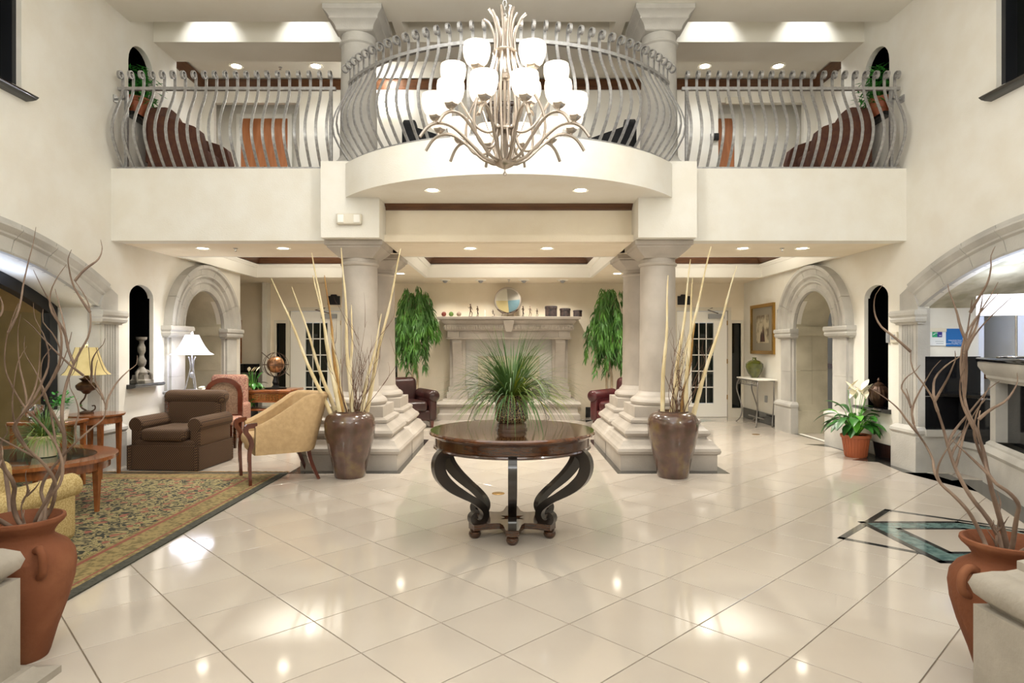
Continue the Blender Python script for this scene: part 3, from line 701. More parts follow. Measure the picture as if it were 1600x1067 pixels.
for k, x in enumerate((-1.18, -.52, .28, 1.0)):
    t = thing('eyeball_light', 'small tilted eyeball spotlight over the mantel, ' + ['leftmost of four', 'second from the left of four', 'third from the left of four', 'rightmost of four'][k], 'light', (x, 11.75, ZC), group='eyeball spotlights over the mantel')
    MB().lathe([(.1, 0), (.095, -.012), (.06, -.016)], seg=16).build('trim_ring', M['white'], t)
    MB().ball((0, 0, -.01), .05, 12, 8).build('eyeball', M['greyplastic'], t)
    lamp('SPOT', (x, 11.72, ZC - .06), 30, WARM, .03, (R(18), 0, 0), spot=R(100))
for x, y, z, lab in ((-3.42, 7.93, ZC, 'between the two left balcony downlights'), (3.42, 7.93, ZC, 'between the two right balcony downlights'), (0.0, 11.7, ZC, 'in front of the mantel wall'), (-3.75, 10.4, 5.97, 'in the upper corridor left of the left column')):
    o = MB().lathe([(.03, 0), (.03, -.006), (.01, -.01), (.008, -.035), (.022, -.037), (.0001, -.042)], (0, 0, 0), 10).build('fire_sprinkler', M['silver']); o.location = (x, y, z); tag(o, 'tiny ceiling sprinkler head ' + lab, 'sprinkler')

# ---- stone columns on stepped pedestals
PED = [('plinth', [(.54, 0), (.54, .178)]), ('base_moulding', [(.54, .178), (.565, .19), (.575, .22), (.565, .25), (.54, .27), (.53, .29), (.52, .3), (.5, .33), (.47, .345), (.45, .35)]),
       ('middle_moulding', [(.45, .35), (.45, .37), (.47, .38), (.485, .41), (.47, .44), (.44, .46), (.40, .50), (.39, .52)]), ('upper_step', [(.40, .52), (.40, .55), (.385, .56), (.355, .575)]), ('die_block', [(.345, .575), (.345, .70)])]
def column(x, y, off, label, s):
    t = thing('stone_column', label, 'column', (x, y, 0))
    for n, p in PED: MB().square([(r, z) for r, z in p]).build(n, M['stone_pale'], t, 25)
    MB().lathe([(.30, .70), (.315, .715), (.325, .74), (.315, .77), (.29, .79), (.265, .80), (.255, .82), (.235, .84), (.225, .86)], (off, 0, 0), 36).build('shaft_base', M['stone_pale'], t)
    MB().lathe([(.222, .86), (.215, 1.2), (.207, 2.3), (.205, 2.34), (.222, 2.35), (.228, 2.365), (.222, 2.38), (.205, 2.39), (.205, 2.43)], (off, 0, 0), 36).build('shaft', M['stone_pale'], t)
    MB().square([(.20, 2.43), (.215, 2.45), (.225, 2.46), (.26, 2.49), (.30, 2.53), (.31, 2.54), (.31, 2.555), (.335, 2.565), (.335, ZC - .003)], (off, 0, 0)).build('capital', M['stone_pale'], t, 25)
    return t
for s in (-1, 1):
    column(s*1.79, 7.62, 0, 'front stone column on the %s with stepped square pedestal, behind the tall brown vase' % LR[s], s)
    column(s*1.79, 8.76, 0, 'rear stone column on the %s with stepped pedestal, behind the front column' % LR[s], s)
    t = thing('stone_column', 'upper round stone column on the %s, rising from the balcony' % LR[s], 'column', (s*1.80, 7.6, ZU + .03))
    MB().lathe([(.30, 0), (.31, .02), (.31, .06), (.28, .09), (.26, .1), (.24, .13), (.225, .16)], seg=36).build('shaft_base', M['stone'], t)
    MB().lathe([(.222, .16), (.205, 1.3), (.20, 1.47), (.225, 1.485), (.225, 1.505), (.20, 1.52), (.20, 1.6)], seg=36).build('shaft', M['stone'], t)
    MB().square([(.2, 1.6), (.215, 1.61), (.22, 1.64), (.235, 1.67), (.265, 1.70), (.28, 1.71), (.28, 1.73), (.30, 1.76), (.33, 1.785), (.34, 1.79), (.34, ZT - ZU - .033)]).build('capital', M['stone'], t, 25)
# foreground pedestals
for s, x0, y1, lab in ((-1, 2.02, 2.62, 'pale pitted stone pedestal corner at the bottom left behind which the big jug stands'), (1, 1.73, 2.36, 'pale pitted stone pedestal corner in front of the right terracotta jug')):
    w = .56; t = thing('stone_pedestal', lab, 'pedestal', (s*(x0 + w), y1 - w, 0))
    MB().square([(w + .1, 0), (w + .1, .03), (w + .04, .05), (w + .03, .06)]).build('foot_slab', M['stone_block'], t, 25)
    MB().square([(w, .06), (w, .44)]).build('plinth', M['stone_block'], t, 25)
    MB().square([(w - .04, .44), (w - .03, .455), (w + .0, .48), (w + .012, .515), (w, .55), (w - .04, .575), (w - .06, .58)]).build('base_moulding', M['stone_block'], t, 40)
    MB().square([(w - .06, .58), (w - .09, .6), (w - .09, .63), (w - .12, .65), (w - .14, .66)]).build('upper_step', M['stone_block'], t, 40)
    MB().lathe([(.36, .66), (.37, .7), (.34, .76), (.3, .8), (.27, .86), (.25, 2.4), (.24, 5.2)], seg=32).build('shaft', M['stone_block'], t)

# ---- balcony railings
def baluster_curve():
    P = [(0, .0), (.06, .07), (.13, .17), (.185, .27), (.205, .37), (.195, .46), (.16, .56), (.11, .66), (.06, .75), (.02, .84), (.0, .92), (0, 1.0), (0, 1.045)]
    for k in range(1, 17):
        a = PI - k*.46; r = .054*(1 - k/30); P.append((.054 + r*math.cos(a), 1.05 + r*math.sin(a)))
    return P
BALP = baluster_curve()
bal_mb = MB().bar([(0, -d, z) for d, z in BALP], (.03, 0, 0), .012)
BAL = bal_mb.mesh('baluster', M['steel'], 40)
def put_bal(par, x, y, a=0):
    o = bpy.data.objects.new('baluster', BAL); o.location = (x, y, .03); o.rotation_euler = (0, 0, a); put(o, par); return o
for s in (-1, 1):
    t = thing('balcony_railing', 'straight grey metal railing with scrolled balusters on the %s of the balcony' % LR[s], 'railing', (0, YF + .06, ZU))
    for k in range(21): put_bal(t, s*(4.5 - k*.1215), 0)
    x0, x1 = sorted((s*4.56, s*2.02))
    MB().box(x0, x1, -.012, .03, .93, .965).build('top_rail', M['steel'], t, 0)
    MB().box(x0, x1, -.02, .04, .0, .03).build('bottom_rail', M['steel'], t, 0)
    for x in (4.47, 2.08): MB().box(s*x - .018, s*x + .018, -.0, .036, .03, .97).build('post', M['steel'], t, 0)
    MB().box(*sorted((s*4.47, s*4.6)), .0, .02, .82, .84).box(*sorted((s*4.585, s*4.6)), -.03, .05, .79, .87).build('wall_bracket', M['steel'], t, 0)
t = thing('balcony_railing', 'curved grey metal railing with scrolled balusters round the bulging balcony centre', 'railing', (0, BC, ZU))
n = 37; RR = BRR - .07
for k in range(n):
    a = R(-57 + 114*k/(n - 1)); put_bal(t, RR*math.sin(a), -RR*math.cos(a), a)
def arc_rail(r0, r1, z0, z1, nm):
    o = [(r1*math.sin(R(a)), -r1*math.cos(R(a))) for a in range(-58, 59, 2)]; i = [(r0*math.sin(R(a)), -r0*math.cos(R(a))) for a in range(58, -59, -2)]
    MB().plate(o + i, z0, z1).build(nm, M['steel'], t, 20)
arc_rail(RR - .025, RR + .015, .93, .965, 'top_rail'); arc_rail(RR - .03, RR + .03, 0, .03, 'bottom_rail')

# ---- chandelier
CX, CY = -.03, 4.78
ch = thing('chandelier', 'huge brushed nickel chandelier with lit frosted glass cups in two tiers', 'chandelier', (CX, CY, 2.68))
MB().lathe([(.0001, 0), (.012, .005), (.014, .02), (.006, .03), (.006, .05), (.03, .06), (.06, .075), (.085, .095), (.09, .11), (.0001, .112)], seg=24).build('bottom_finial', M['nickel'], ch)
MB().lathe([(.012, .11), (.012, 1.2)], seg=8).lathe([(.0001, .32), (.07, .33), (.08, .345), (.07, .36), (.0001, .37)], seg=20).lathe([(.0001, .72), (.035, .73), (.04, .76), (.0001, .79)], seg=16).build('stem', M['nickel'], ch)
def pol(a, pts): return [(r*math.cos(a), r*math.sin(a), z) for r, z in pts]
def smooth(P, n=4):
    P = [Vector(p) for p in P]; out = []
    for i in range(len(P) - 1):
        p0, p1, p2, p3 = P[max(i - 1, 0)], P[i], P[i + 1], P[min(i + 2, len(P) - 1)]
        for k in range(n):
            u = k/n; out.append(.5*((2*p1) + (p2 - p0)*u + (2*p0 - 5*p1 + 4*p2 - p3)*u*u + (3*p1 - p0 - 3*p2 + p3)*u**3))
    return out + [P[-1]]
cup = [(.018, .0), (.05, .012), (.074, .035), (.09, .07), (.097, .105), (.098, .135), (.093, .165), (.089, .165), (.094, .13), (.09, .09), (.07, .045), (.04, .022), (.0001, .018)]
CUP = MB().lathe(cup, seg=20).mesh('glass_shade', M['shade'], 60)
HOLD = MB().lathe([(.0001, -.045), (.012, -.04), (.014, -.025), (.03, -.015), (.046, .0), (.052, .022), (.046, .026), (.036, .008), (.0001, .0)], seg=5).mesh('shade_holder', M['nickel'], 30)
def arm(a, pts, r=.0085): return MB().tube(smooth(pol(a, pts)), r, 6).build('arm', M['nickel'], ch, 80)
def cup_at(a, r, z):
    h = bpy.data.objects.new('shade_holder', HOLD); h.location = (r*math.cos(a), r*math.sin(a), z); put(h, ch)
    put(bpy.data.objects.new('glass_shade', CUP), h)
for k in range(12):
    a = R(15 + 30*k)
    arm(a, [(.05, .1), (.16, .13), (.28, .24), (.40, .335), (.50, .355), (.58, .32), (.64, .24)], .012)
    cup_at(a, .53, .39)
for k in range(6):
    a = R(60*k); arm(a, [(.05, .36), (.13, .33), (.22, .38), (.31, .52), (.37, .62), (.43, .63), (.46, .6)], .010); cup_at(a, .39, .67)
for k in range(12):
    a = R(15 + 30*k)
    arm(a, [(.06, .37), (.12, .2), (.22, .18), (.29, .25), (.31, .36), (.28, .5), (.19, .66), (.11, .82), (.077, .97), (.085, 1.07), (.12, 1.16), (.165, 1.2)] if k % 2 else [(.05, .12), (.09, .35), (.11, .55), (.10, .75), (.06, .95), (.05, 1.05), (.07, 1.18), (.1, 1.24)], .0105)
for z in (.93, ): MB().lathe([(.085, z - .01), (.095, z), (.085, z + .01), (.078, z)], seg=24).build('waist_ring', M['nickel'], ch)
cn = MB()
for k in range(30):
    z = 1.2 + k*.05
    ring = [(.014*math.cos(2*PI*i/8), 0, .028*math.sin(2*PI*i/8)) for i in range(9)]
    cn.tube(ring, .004, 4, T(0, 0, z, PI/2*(k % 2)))
cn.build('chain', M['silver'], ch)
for k in range(6):
    a = R(60*k); lamp('POINT', (CX + .3*math.cos(a), CY + .3*math.sin(a), 2.68 + .98), 3, (1, .97, .9), .05)
lamp('POINT', (CX, CY, 4.3), 55, (1, .98, .92), .12)  # added uplight above the cups to brighten the upper ceiling

# ---- centre table
ct = thing('centre_table', 'round dark walnut table on six black scroll legs in the middle of the floor', 'table', (.025, 4.78, 0))
MB().lathe([(.0001, .735), (.595, .735), (.612, .742), (.622, .752), (.622, .762), (.612, .773), (.0001, .773)], seg=72).build('table_top', M['wood_top'], ct, 30)
MB().lathe([(.56, .64), (.585, .64), (.592, .65), (.588, .66), (.58, .665), (.58, .725), (.588, .735), (.0001, .735)], seg=72).build('apron', M['wood_dark'], ct, 30)
lp = smooth([(.43, .64), (.53, .645), (.59, .61), (.605, .54), (.575, .46), (.50, .385), (.41, .325), (.32, .27), (.255, .215), (.235, .165), (.255, .12), (.295, .105), (.33, .125), (.335, .155), (.31, .17)])
lp = [(q.x, 0, q.y) for q in lp]
th = [.05 + .035*math.sin(min(1, i/26)*PI) for i in range(len(lp))]
LEG = MB().bar(lp, (0, .06, 0), th).mesh('leg', M['ebony'], 40)
FOOT = MB().lathe([(.0001, 0), (.028, 0), (.04, .012), (.046, .03), (.042, .048), (.03, .055), (.036, .06), (.036, .062)], seg=20).mesh('foot', M['wood_dark'], 40)
for k in range(6):
    a = R(30 + 60*k)
    o = bpy.data.objects.new('leg', LEG); o.rotation_euler = (0, 0, a); put(o, ct)
    f_ = bpy.data.objects.new('foot', FOOT); f_.location = (.315, 0, 0); put(f_, o)
star = []
for k in range(6):
    a = R(30 + 60*k)
    for da, r in ((-7.5, .345), (7.5, .345), (18, .215), (30, .18), (42, .215)): star.append((r*math.cos(a + R(da)), r*math.sin(a + R(da))))
ins = [((.105 if k % 2 else .055)*math.cos(R(30*k)), (.105 if k % 2 else .055)*math.sin(R(30*k))) for k in range(12)]
MB().plate(star, .062, .105, [ins]).build('stretcher', M['wood_dark'], ct, 20)

def pot(name, label, cat, prof, m, loc, seg=40, group=None, extra=()):
    t = thing(name, label, cat, loc, group=group)
    MB().lathe(prof, seg=seg).build('body', M[m], t)
    for n, p, mm in extra: MB().lathe(p, seg=seg).build(n, M[mm], t)
    return t
pot('crackle_planter', 'brown crackle-patterned planter on the round centre table', 'planter',
    [(.09, .052), (.108, .06), (.122, .08), (.128, .105), (.122, .14), (.12, .17), (.128, .22), (.142, .255), (.144, .262), (.136, .262), (.12, .24), (.0001, .235)], 'crackle', (.02, 4.76, .773),
    extra=[('footed_base', [(.0001, 0), (.118, 0), (.118, .012), (.112, .018), (.112, .04), (.105, .048), (.09, .054), (.0001, .055)], 'glaze'), ('soil', [(.0001, .24), (.128, .238)], 'soil')])
gp = thing('grass_plant', 'large arching ornamental grass filling the crackle planter', 'plant', (.02, 4.76, 1.0))
random.seed(11)
def blade(L, a, el, droop, w, mb, c=(0, 0, 0), n=7, fold=.12, r0=.05):
    p = Vector((c[0] + r0*math.cos(a)*random.random(), c[1] + r0*math.sin(a)*random.random(), c[2])); d = Vector((math.cos(a)*math.cos(el), math.sin(a)*math.cos(el), math.sin(el))); pts = [p.copy()]
    for i in range(n):
        d = (d + Vector((0, 0, -droop/n*(1 + 1.6*i/n)))).normalized(); p = p + d*L/n; pts.append(p.copy())
    ww = [w*x for x in ([.6, .95, 1, .95, .8, .6, .35, .04] if n == 7 else [math.sin(PI*(.15 + .85*i/n)) for i in range(n + 1)])]
    mb.strip(pts, ww, None, None, fold); return mb
mass = MB()
for k in range(480): blade(random.uniform(.4, .64), random.uniform(0, 2*PI), R(random.uniform(12, 80)), random.uniform(.25, 1.2), random.uniform(.006, .012), mass)
mass.build('foliage', M['grass'], gp, 0)['kind'] = 'stuff'
for k in range(110):
    mb = blade(random.uniform(.42, .62), random.uniform(0, 2*PI), R(random.uniform(25, 70)), random.uniform(.6, 1.8), random.uniform(.010, .016), MB())
    mb.build('leaf', M[random.choice(['grass', 'grass_pale', 'grass_pale', 'grass', 'grass_yellow'])], gp, 0)

# ---- tall floor vases with poles
vp = [(.0001, 0), (.155, 0), (.162, .01), (.175, .08), (.205, .22), (.24, .36), (.262, .47), (.268, .55), (.262, .61), (.24, .655), (.2, .685), (.165, .695), (.165, .705), (.152, .705), (.148, .67), (.18, .6), (.1, .5), (.0001, .5)]
def P3(px, py, Y): return ((px - 795)*Y/990, Y, 1.4 + (540 - py)*Y/990)
def pole(base, top, r0, r1, m, label, grp, kink=.012):
    b = Vector(base); q = Vector(top); n = 14; pts = []
    for i in range(n + 1):
        u = i/n; p = b.lerp(q, u) + Vector((math.sin(u*9 + r0*300)*kink, math.cos(u*7)*kink*.5, 0))*math.sin(PI*u); pts.append(p)
    R_ = []
    for i in range(n + 1): R_.append(r0 + (r1 - r0)*i/n + (.0028 if i % 2 else 0))
    o = MB().tube(pts, R_, 8).build('birch_pole', M[m], None, 60); tag(o, label, 'pole', grp); return o
def curly(base, L, lean, r, label=None, name='curly_twig', m='twig', n=16, wig=.5, grp=None, seg=5, sub=3, cat='branch', up=.35):
    mb = MB(); L0 = Vector(lean).normalized()
    def grow(p, d, L, r, n, lev):
        pts = [p.copy()]; rr = [r]
        ax = Vector((random.uniform(-1, 1), random.uniform(-1, 1), random.uniform(-.3, .3)))
        for i in range(n):
            if i % 3 == 0: ax = Vector((random.uniform(-1, 1), random.uniform(-1, 1), random.uniform(-.4, .4)))
            d = (d + ax*wig*.55 + L0*up*.42).normalized(); p = p + d*L/n; pts.append(p.copy()); rr.append(r*(1 - .85*(i + 1)/n))
            if lev and i > n*.3 and random.random() < sub/n*1.4:
                grow(p.copy(), (d + Vector((random.uniform(-1, 1), random.uniform(-.6, .6), random.uniform(-.2, .6)))).normalized(), L*random.uniform(.2, .4), r*.55, 7, lev - 1)
        mb.tube(smooth(pts, 2), [rr[min(i//2, n)] for i in range(2*n + 1)], seg)
    grow(Vector(base), Vector(lean).normalized(), L, r, n, 1)
    if label is None: return mb
    o = mb.build(name, M[m], None, 80); tag(o, label, cat, grp); return o
ORD = ['first', 'second', 'third', 'fourth', 'fifth', 'sixth', 'seventh', 'eighth', 'ninth', 'tenth', 'eleventh', 'twelfth']
VY = 6.78
for s, vx in ((-1, -1.70), (1, 1.755)):
    pot('floor_vase', 'tall mottled bronze glazed vase of poles in front of the %s columns' % LR[s], 'vase', vp, 'glaze', (vx, VY, 0))
    base = [(vx + .1*math.cos(i*2.4), VY + .08*math.sin(i*2.4)) for i in range(12)]
    if s < 0: tops = [(424, 435, 6.7, 0), (456, 448, 7.0, 0), (487, 395, 6.8, 0), (489, 430, 6.6, 0), (507, 430, 7.0, 1), (516, 520, 6.85, 0), (533, 387, 6.6, 0), (549, 476, 6.9, 0), (596, 490, 6.7, 0), (626, 388, 6.7, 0)]
    else: tops = [(1044, 430, 6.75, 0), (1079, 405, 7.0, 0), (1082, 435, 6.6, 0), (1111, 385, 6.8, 0), (1086, 505, 6.9, 1), (1151, 416, 6.7, 0)]
    bx = [526, 531, 534, 539, 537, 545, 552, 549, 560, 568] if s < 0 else [1034, 1048, 1070, 1044, 1062, 1078]
    for i, (px, py, Y, br) in enumerate(tops):
        bp = P3(bx[i], 650, VY + (.07 if i % 2 else -.05)); bp = (bp[0], bp[1], .53)
        pole(bp, P3(px, py, Y), .027 if s > 0 else .025, .004, 'birch_brown' if br else 'birch', '%s pole in the %s vase, %s in order of tip from the left' % ('brown speckled' if br else 'pale birch', LR[s], ORD[i]), 'poles in the %s bronze vase' % LR[s])
    tw = MB()
    for k in range(18):
        q = curly((vx + random.uniform(-.02, .11)*(-s*-1 if s > 0 else 1), VY - random.uniform(0, .09), .55), random.uniform(.7, 1.15), (random.uniform(-.18, .22) + (.12 if s < 0 else 0), random.uniform(-.2, 0), 1), .005, wig=.5, sub=2, up=.9); tw.add(q.v, q.f)
    o = tw.build('twig_bundle', M['twig'], None, 80); tag(o, 'tangle of thin curly red-brown twigs rising from the %s bronze vase' % LR[s], 'twigs', kind='stuff')

# ---- foreground terracotta jugs with curly willow
jp = [(.0001, 0), (.1, 0), (.108, .02), (.135, .12), (.175, .24), (.2, .34), (.207, .41), (.2, .46), (.175, .50), (.14, .525), (.122, .54), (.12, .555), (.135, .58), (.16, .605), (.166, .615), (.164, .628), (.152, .63), (.14, .61), (.11, .56), (.1, .5), (.0001, .45)]
for s, jx, jy, zz in ((-1, -2.19, 2.85, 1.0), (1, 2.09, 2.66, .93)):
    t = thing('terracotta_jug', 'tall terracotta jug with curly branches behind the pale pedestal, %s' % ('beside the rug' if s < 0 else 'beside the star inlay'), 'jug', (jx, jy, 0), 0)
    MB().lathe([(r, z*zz) for r, z in jp], seg=48).build('body', M['terra'], t, 50)
    for a in ((R(-35), R(145)) if s < 0 else (R(-165), R(15))):
        pts = [(r*math.cos(a), r*math.sin(a), z*zz) for r, z in [(.165, .505), (.2, .52), (.232, .5), (.243, .46), (.235, .42), (.2, .40)]]
        MB().tube(smooth(pts), [.018]*21, 8).build('handle', M['terra'], t, 80)
    random.seed(5 if s < 0 else 9)
    spec = [(-.1, 1.42, 1.05), (.05, 1.25, 1.1), (.25, 1.3, 1.1), (-.3, 1.35, 1.1), (.12, 1.0, 1.1), (-.1, 1.1, 1.2), (.12, .95, 1.2), (-.4, 1.1, 1.0), (.3, .32, .9)] if s < 0 else [(.3, 1.2, .8), (.3, 1.05, 1.1), (.05, .8, 1.2), (.35, 1.1, 1.1), (.2, .95, 1.2), (-.2, .32, .9)]
    for i, (lx, L, wg) in enumerate(spec):
        curly((jx + random.uniform(-.07, .07), jy + random.uniform(-.06, .06), .47*zz), L, (lx*.7, random.uniform(-.15, .3), 1), random.uniform(.009, .013),
              'curly willow branch in the jug by the %s, %s' % ('rug' if s < 0 else 'star inlay', ['leaning left and tallest', 'nearly upright', 'leaning slightly right', 'leaning well to the left', 'leaning far to the right', 'upright and bushy', 'shorter, bending right', 'leaning furthest left', 'short stub leaning right'][i]),
              'willow_branch', 'branch', 20, wg*.8, 'curly willow branches in the %s jug' % LR[s], 6, 6, up=1.0)

# ---- rug
rug = thing('rug', 'large black and gold floral rug with a dark edge under the lounge furniture', 'rug', (-4.4, 4.9, 0))
def rz(mb, n, m): return mb.build(n, M[m], rug, 0)
x1, y1, x0, y0 = 1.98, 2.05, -.6, -2.6
rz(MB().box(x0, x1 - .36, y0 + .36, y1 - .36, .0005, .0126), 'field', 'rug')
for nm, a, b, z, m in (('border_edge', .0, .07, .011, 'rug_edge'), ('border_line', .3, .33, .0124, 'rug_red'), ('border_line', .10, .115, .0124, 'rug_red'), ('border_band', .07, .36, .0118, 'rug_border')):
    mb = MB().box(x1 - b, x1 - a, y0 + a, y1 - a, .0005, z).box(x0, x1 - b, y1 - b, y1 - a, .0005, z).box(x0, x1 - b, y0 + a, y0 + b, .0005, z); rz(mb, nm, m)
random.seed(3); fr = MB()
for k in range(420):
    x = x0 + (x1 - x0)*k/420; fr.tube([(x, y1, .01), (x + random.uniform(-.012, .012), y1 + .05, .004), (x + random.uniform(-.02, .02), y1 + random.uniform(.08, .11), .002)], .003, 3)
q = fr.build('fringe', M['gold_fab'], rug, 0); q['kind'] = 'stuff'

# ---- brown check armchair
ac = thing('club_armchair', 'brown checked skirted armchair facing the rug near the left columns', 'armchair', (-3.84, 7.45, .0), R(-4))
def ab(mb, n, m='check', sm=60): return mb.build(n, M[m], ac, sm)
ab(MB().rbox(-.26, .26, -.40, .3, .33, .47, .05, 4), 'seat_cushion')
ab(MB().rbox(-.35, .35, -.35, .38, .24, .34, .03), 'seat_frame')
mb = MB().rbox(-.33, .33, .14, .36, .42, .8, .07, 4, T(0, 0, 0, 0, R(-6))); mb.rbox(-.38, .38, .2, .42, .70, .86, .075, 5); ab(mb, 'backrest')
for sx in (-1, 1):
    mb = MB(); mb.lathe([(.0001, -.34), (.075, -.34), (.085, -.32), (.085, .36), (.0001, .38)], (0, 0, 0), 24, T(sx*.345, 0, .51, 0, R(-90)))
    mb.rbox(sx*.345 - .06, sx*.345 + .06, -.335, .36, .25, .52, .03); ab(mb, 'arm')
    ab(MB().plate([(-.36, .01), (.36, .01), (.36, .27), (-.36, .27)], sx*.405, sx*.42, (), 'yz'), 'skirt', sm=0)
sk = MB(); N = 40; pts = []
for i in range(N + 1):
    x = -.42 + .84*i/N; pts.append((x, -.375 - (.012*math.sin(i*2.2) if i in (0, 1, 2, 38, 39, 40) else 0)))
sk.plate(pts + [(p[0], p[1] + .012) for p in reversed(pts)], .012, .28); ab(sk, 'skirt', sm=0)
ab(MB().box(-.42, .42, .37, .385, .012, .28), 'skirt', sm=0)
MB().box(-.4, .4, -.36, .36, .0, .012).build('base', M['ebony'], ac, 0)

# ---- cream armchair with mahogany arms
cc = thing('tub_armchair', 'cream upholstered armchair with curved mahogany arms at the corner of the rug', 'armchair', (-2.46, 6.69, 0.0), math.atan2(-.485, .295) + 0)
# local frame: faces -y
ang_c = math.atan2(.485, -.295)
cc.rotation_euler = (0, 0, math.atan2(-.295, -.485) + PI/2)
def cb(mb, n, m='gold_fab', sm=60): return mb.build(n, M[m], cc, sm)
cb(MB().rbox(-.27, .27, -.31, .24, .36, .49, .05, 4), 'seat_cushion')
cb(MB().rbox(-.285, .285, -.27, .29, .30, .39, .02), 'seat_rail')
# wrap-round back and arms: swept shell
v = []; f = []; n = 26
for i in range(n + 1):
    u = i/n; a = PI*(u)                      # from right arm front, round the back, to left arm front
    side = abs(2*u - 1)
    if u < .3: x, y = .31, -.26 + (.42)*(u/.3)
    elif u > .7: x, y = -.31, -.26 + (.42)*((1 - u)/.3)
    else:
        b = (u - .3)/.4*PI; x, y = .31*math.cos(b), .16 + .2*math.sin(b)
    k = max(0, 1 - side*1.02); top = .60 + .30*min(1, (k*1.75))**1.2
    lean = .12*(min(1, k*1.6)); d = Vector((x, y - .0, 0)).normalized() if u > .28 and u < .72 else Vector((1 if x > 0 else -1, 0, 0))
    for (off, z, ln) in ((-.045, .36, 0), (-.045, top - .03, 1), (-.01, top, 1), (.03, top, 1), (.055, top - .03, 1), (.03, .31, 0)):
        q = Vector((x, y, 0)) + d*off + Vector((0, lean*ln, 0)); v.append((q.x, q.y, z))
for i in range(n):
    for k in range(6): f.append((i*6 + k, i*6 + (k + 1) % 6, i*6 + 6 + (k + 1) % 6, i*6 + 6 + k))
f += [tuple(range(6)), tuple(n*6 + k for k in range(5, -1, -1))]
cb(MB().add(v, f), 'backrest', sm=50)
for sx in (-1, 1):
    pts = smooth([(sx*.315, -.24, .61), (sx*.315, -.33, .60), (sx*.315, -.345, .55), (sx*.315, -.31, .49), (sx*.31, -.29, .42), (sx*.305, -.305, .36), (sx*.3, -.31, .28), (sx*.29, -.30, .0)])
    cb(MB().bar(pts, (.045, 0, 0), [.03 + .02*(1 - i/28) for i in range(len(pts))]), 'front_leg', 'mahogany', 40)
    pts = smooth([(sx*.24, .27, .36), (sx*.245, .30, .2), (sx*.26, .38, .0)]); cb(MB().bar(pts, (.04, 0, 0), [.045 - .015*i/8 for i in range(len(pts))]), 'rear_leg', 'mahogany', 40)

# ---- coffee table
tb_ = thing('coffee_table', 'oval cherry coffee table with a glass inset on the rug', 'table', (-4.2, 5.3, .0126))
def el(rx, ry, n=64): return [(rx*math.cos(2*PI*i/n), ry*math.sin(2*PI*i/n)) for i in range(n)]
mb = MB().plate(el(.84, .68), .428, .458, [el(.68, .52)]); mb.build('table_top', M['wood_cherry'], tb_, 20)
MB().plate(el(.69, .53), .44, .452).build('glass_inset', mat('dark_glass_inset', '2E3A34', .05, spec=.8), tb_, 20)
MB().plate(el(.78, .62), .35, .428, [el(.755, .595)]).build('apron', M['wood_cherry'], tb_, 20)
LG = MB().square([(.014, 0), (.014, .02), (.028, .43)]).mesh('leg', M['wood_cherry'], 20)
for x, y in ((.755, 0), (-.755, 0), (0, .59), (0, -.59)):
    o = bpy.data.objects.new('leg', LG); o.location = (x, y, 0); put(o, tb_)
pot('plant_pot', 'small beige pot of grass on the oval coffee table', 'pot', [(.0001, 0), (.085, 0), (.115, .15), (.122, .152), (.122, .175), (.105, .175), (.1, .15), (.0001, .15)], 'birch', (-3.92, 5.35, .4706))
gt = thing('potted_grass', 'short spiky green grass tuft in the beige pot on the coffee table', 'plant', (-3.92, 5.35, .62)); random.seed(2); ms = MB()
for k in range(320): blade(random.uniform(.2, .36), random.uniform(0, 6.28), R(random.uniform(10, 85)), random.uniform(.4, 1.6), .007, ms, n=5)
ms.build('foliage', M['grass'], gt, 0)['kind'] = 'stuff'
# yellow club chair in the lower left
yc = thing('yellow_armchair', 'low yellow patterned armchair seen from behind between the jug and the coffee table', 'armchair', (-3.34, 4.0, .0126), R(178))
def yb(mb, n): return mb.build(n, M['yellow_fab'], yc, 60)
yb(MB().rbox(-.3, .3, -.3, .2, .16, .4, .05, 4), 'seat_cushion'); yb(MB().rbox(-.36, .36, .14, .36, .08, .70, .06, 4), 'backrest')
for sx in (-1, 1): yb(MB().rbox(sx*.34 - .06, sx*.34 + .06, -.33, .33, .08, .46, .05, 4).lathe([(.0001, -.34), (.08, -.33), (.08, .34), (.0001, .35)], (0, 0, 0), 20, T(sx*.35, 0, .44, 0, R(-90))), 'arm')
for sx in (-1, 1):
    for yy in (-.28, .28): MB().square([(.018, 0), (.026, .09)], (sx*.3, yy, 0)).build('leg', M['mahogany'], yc)

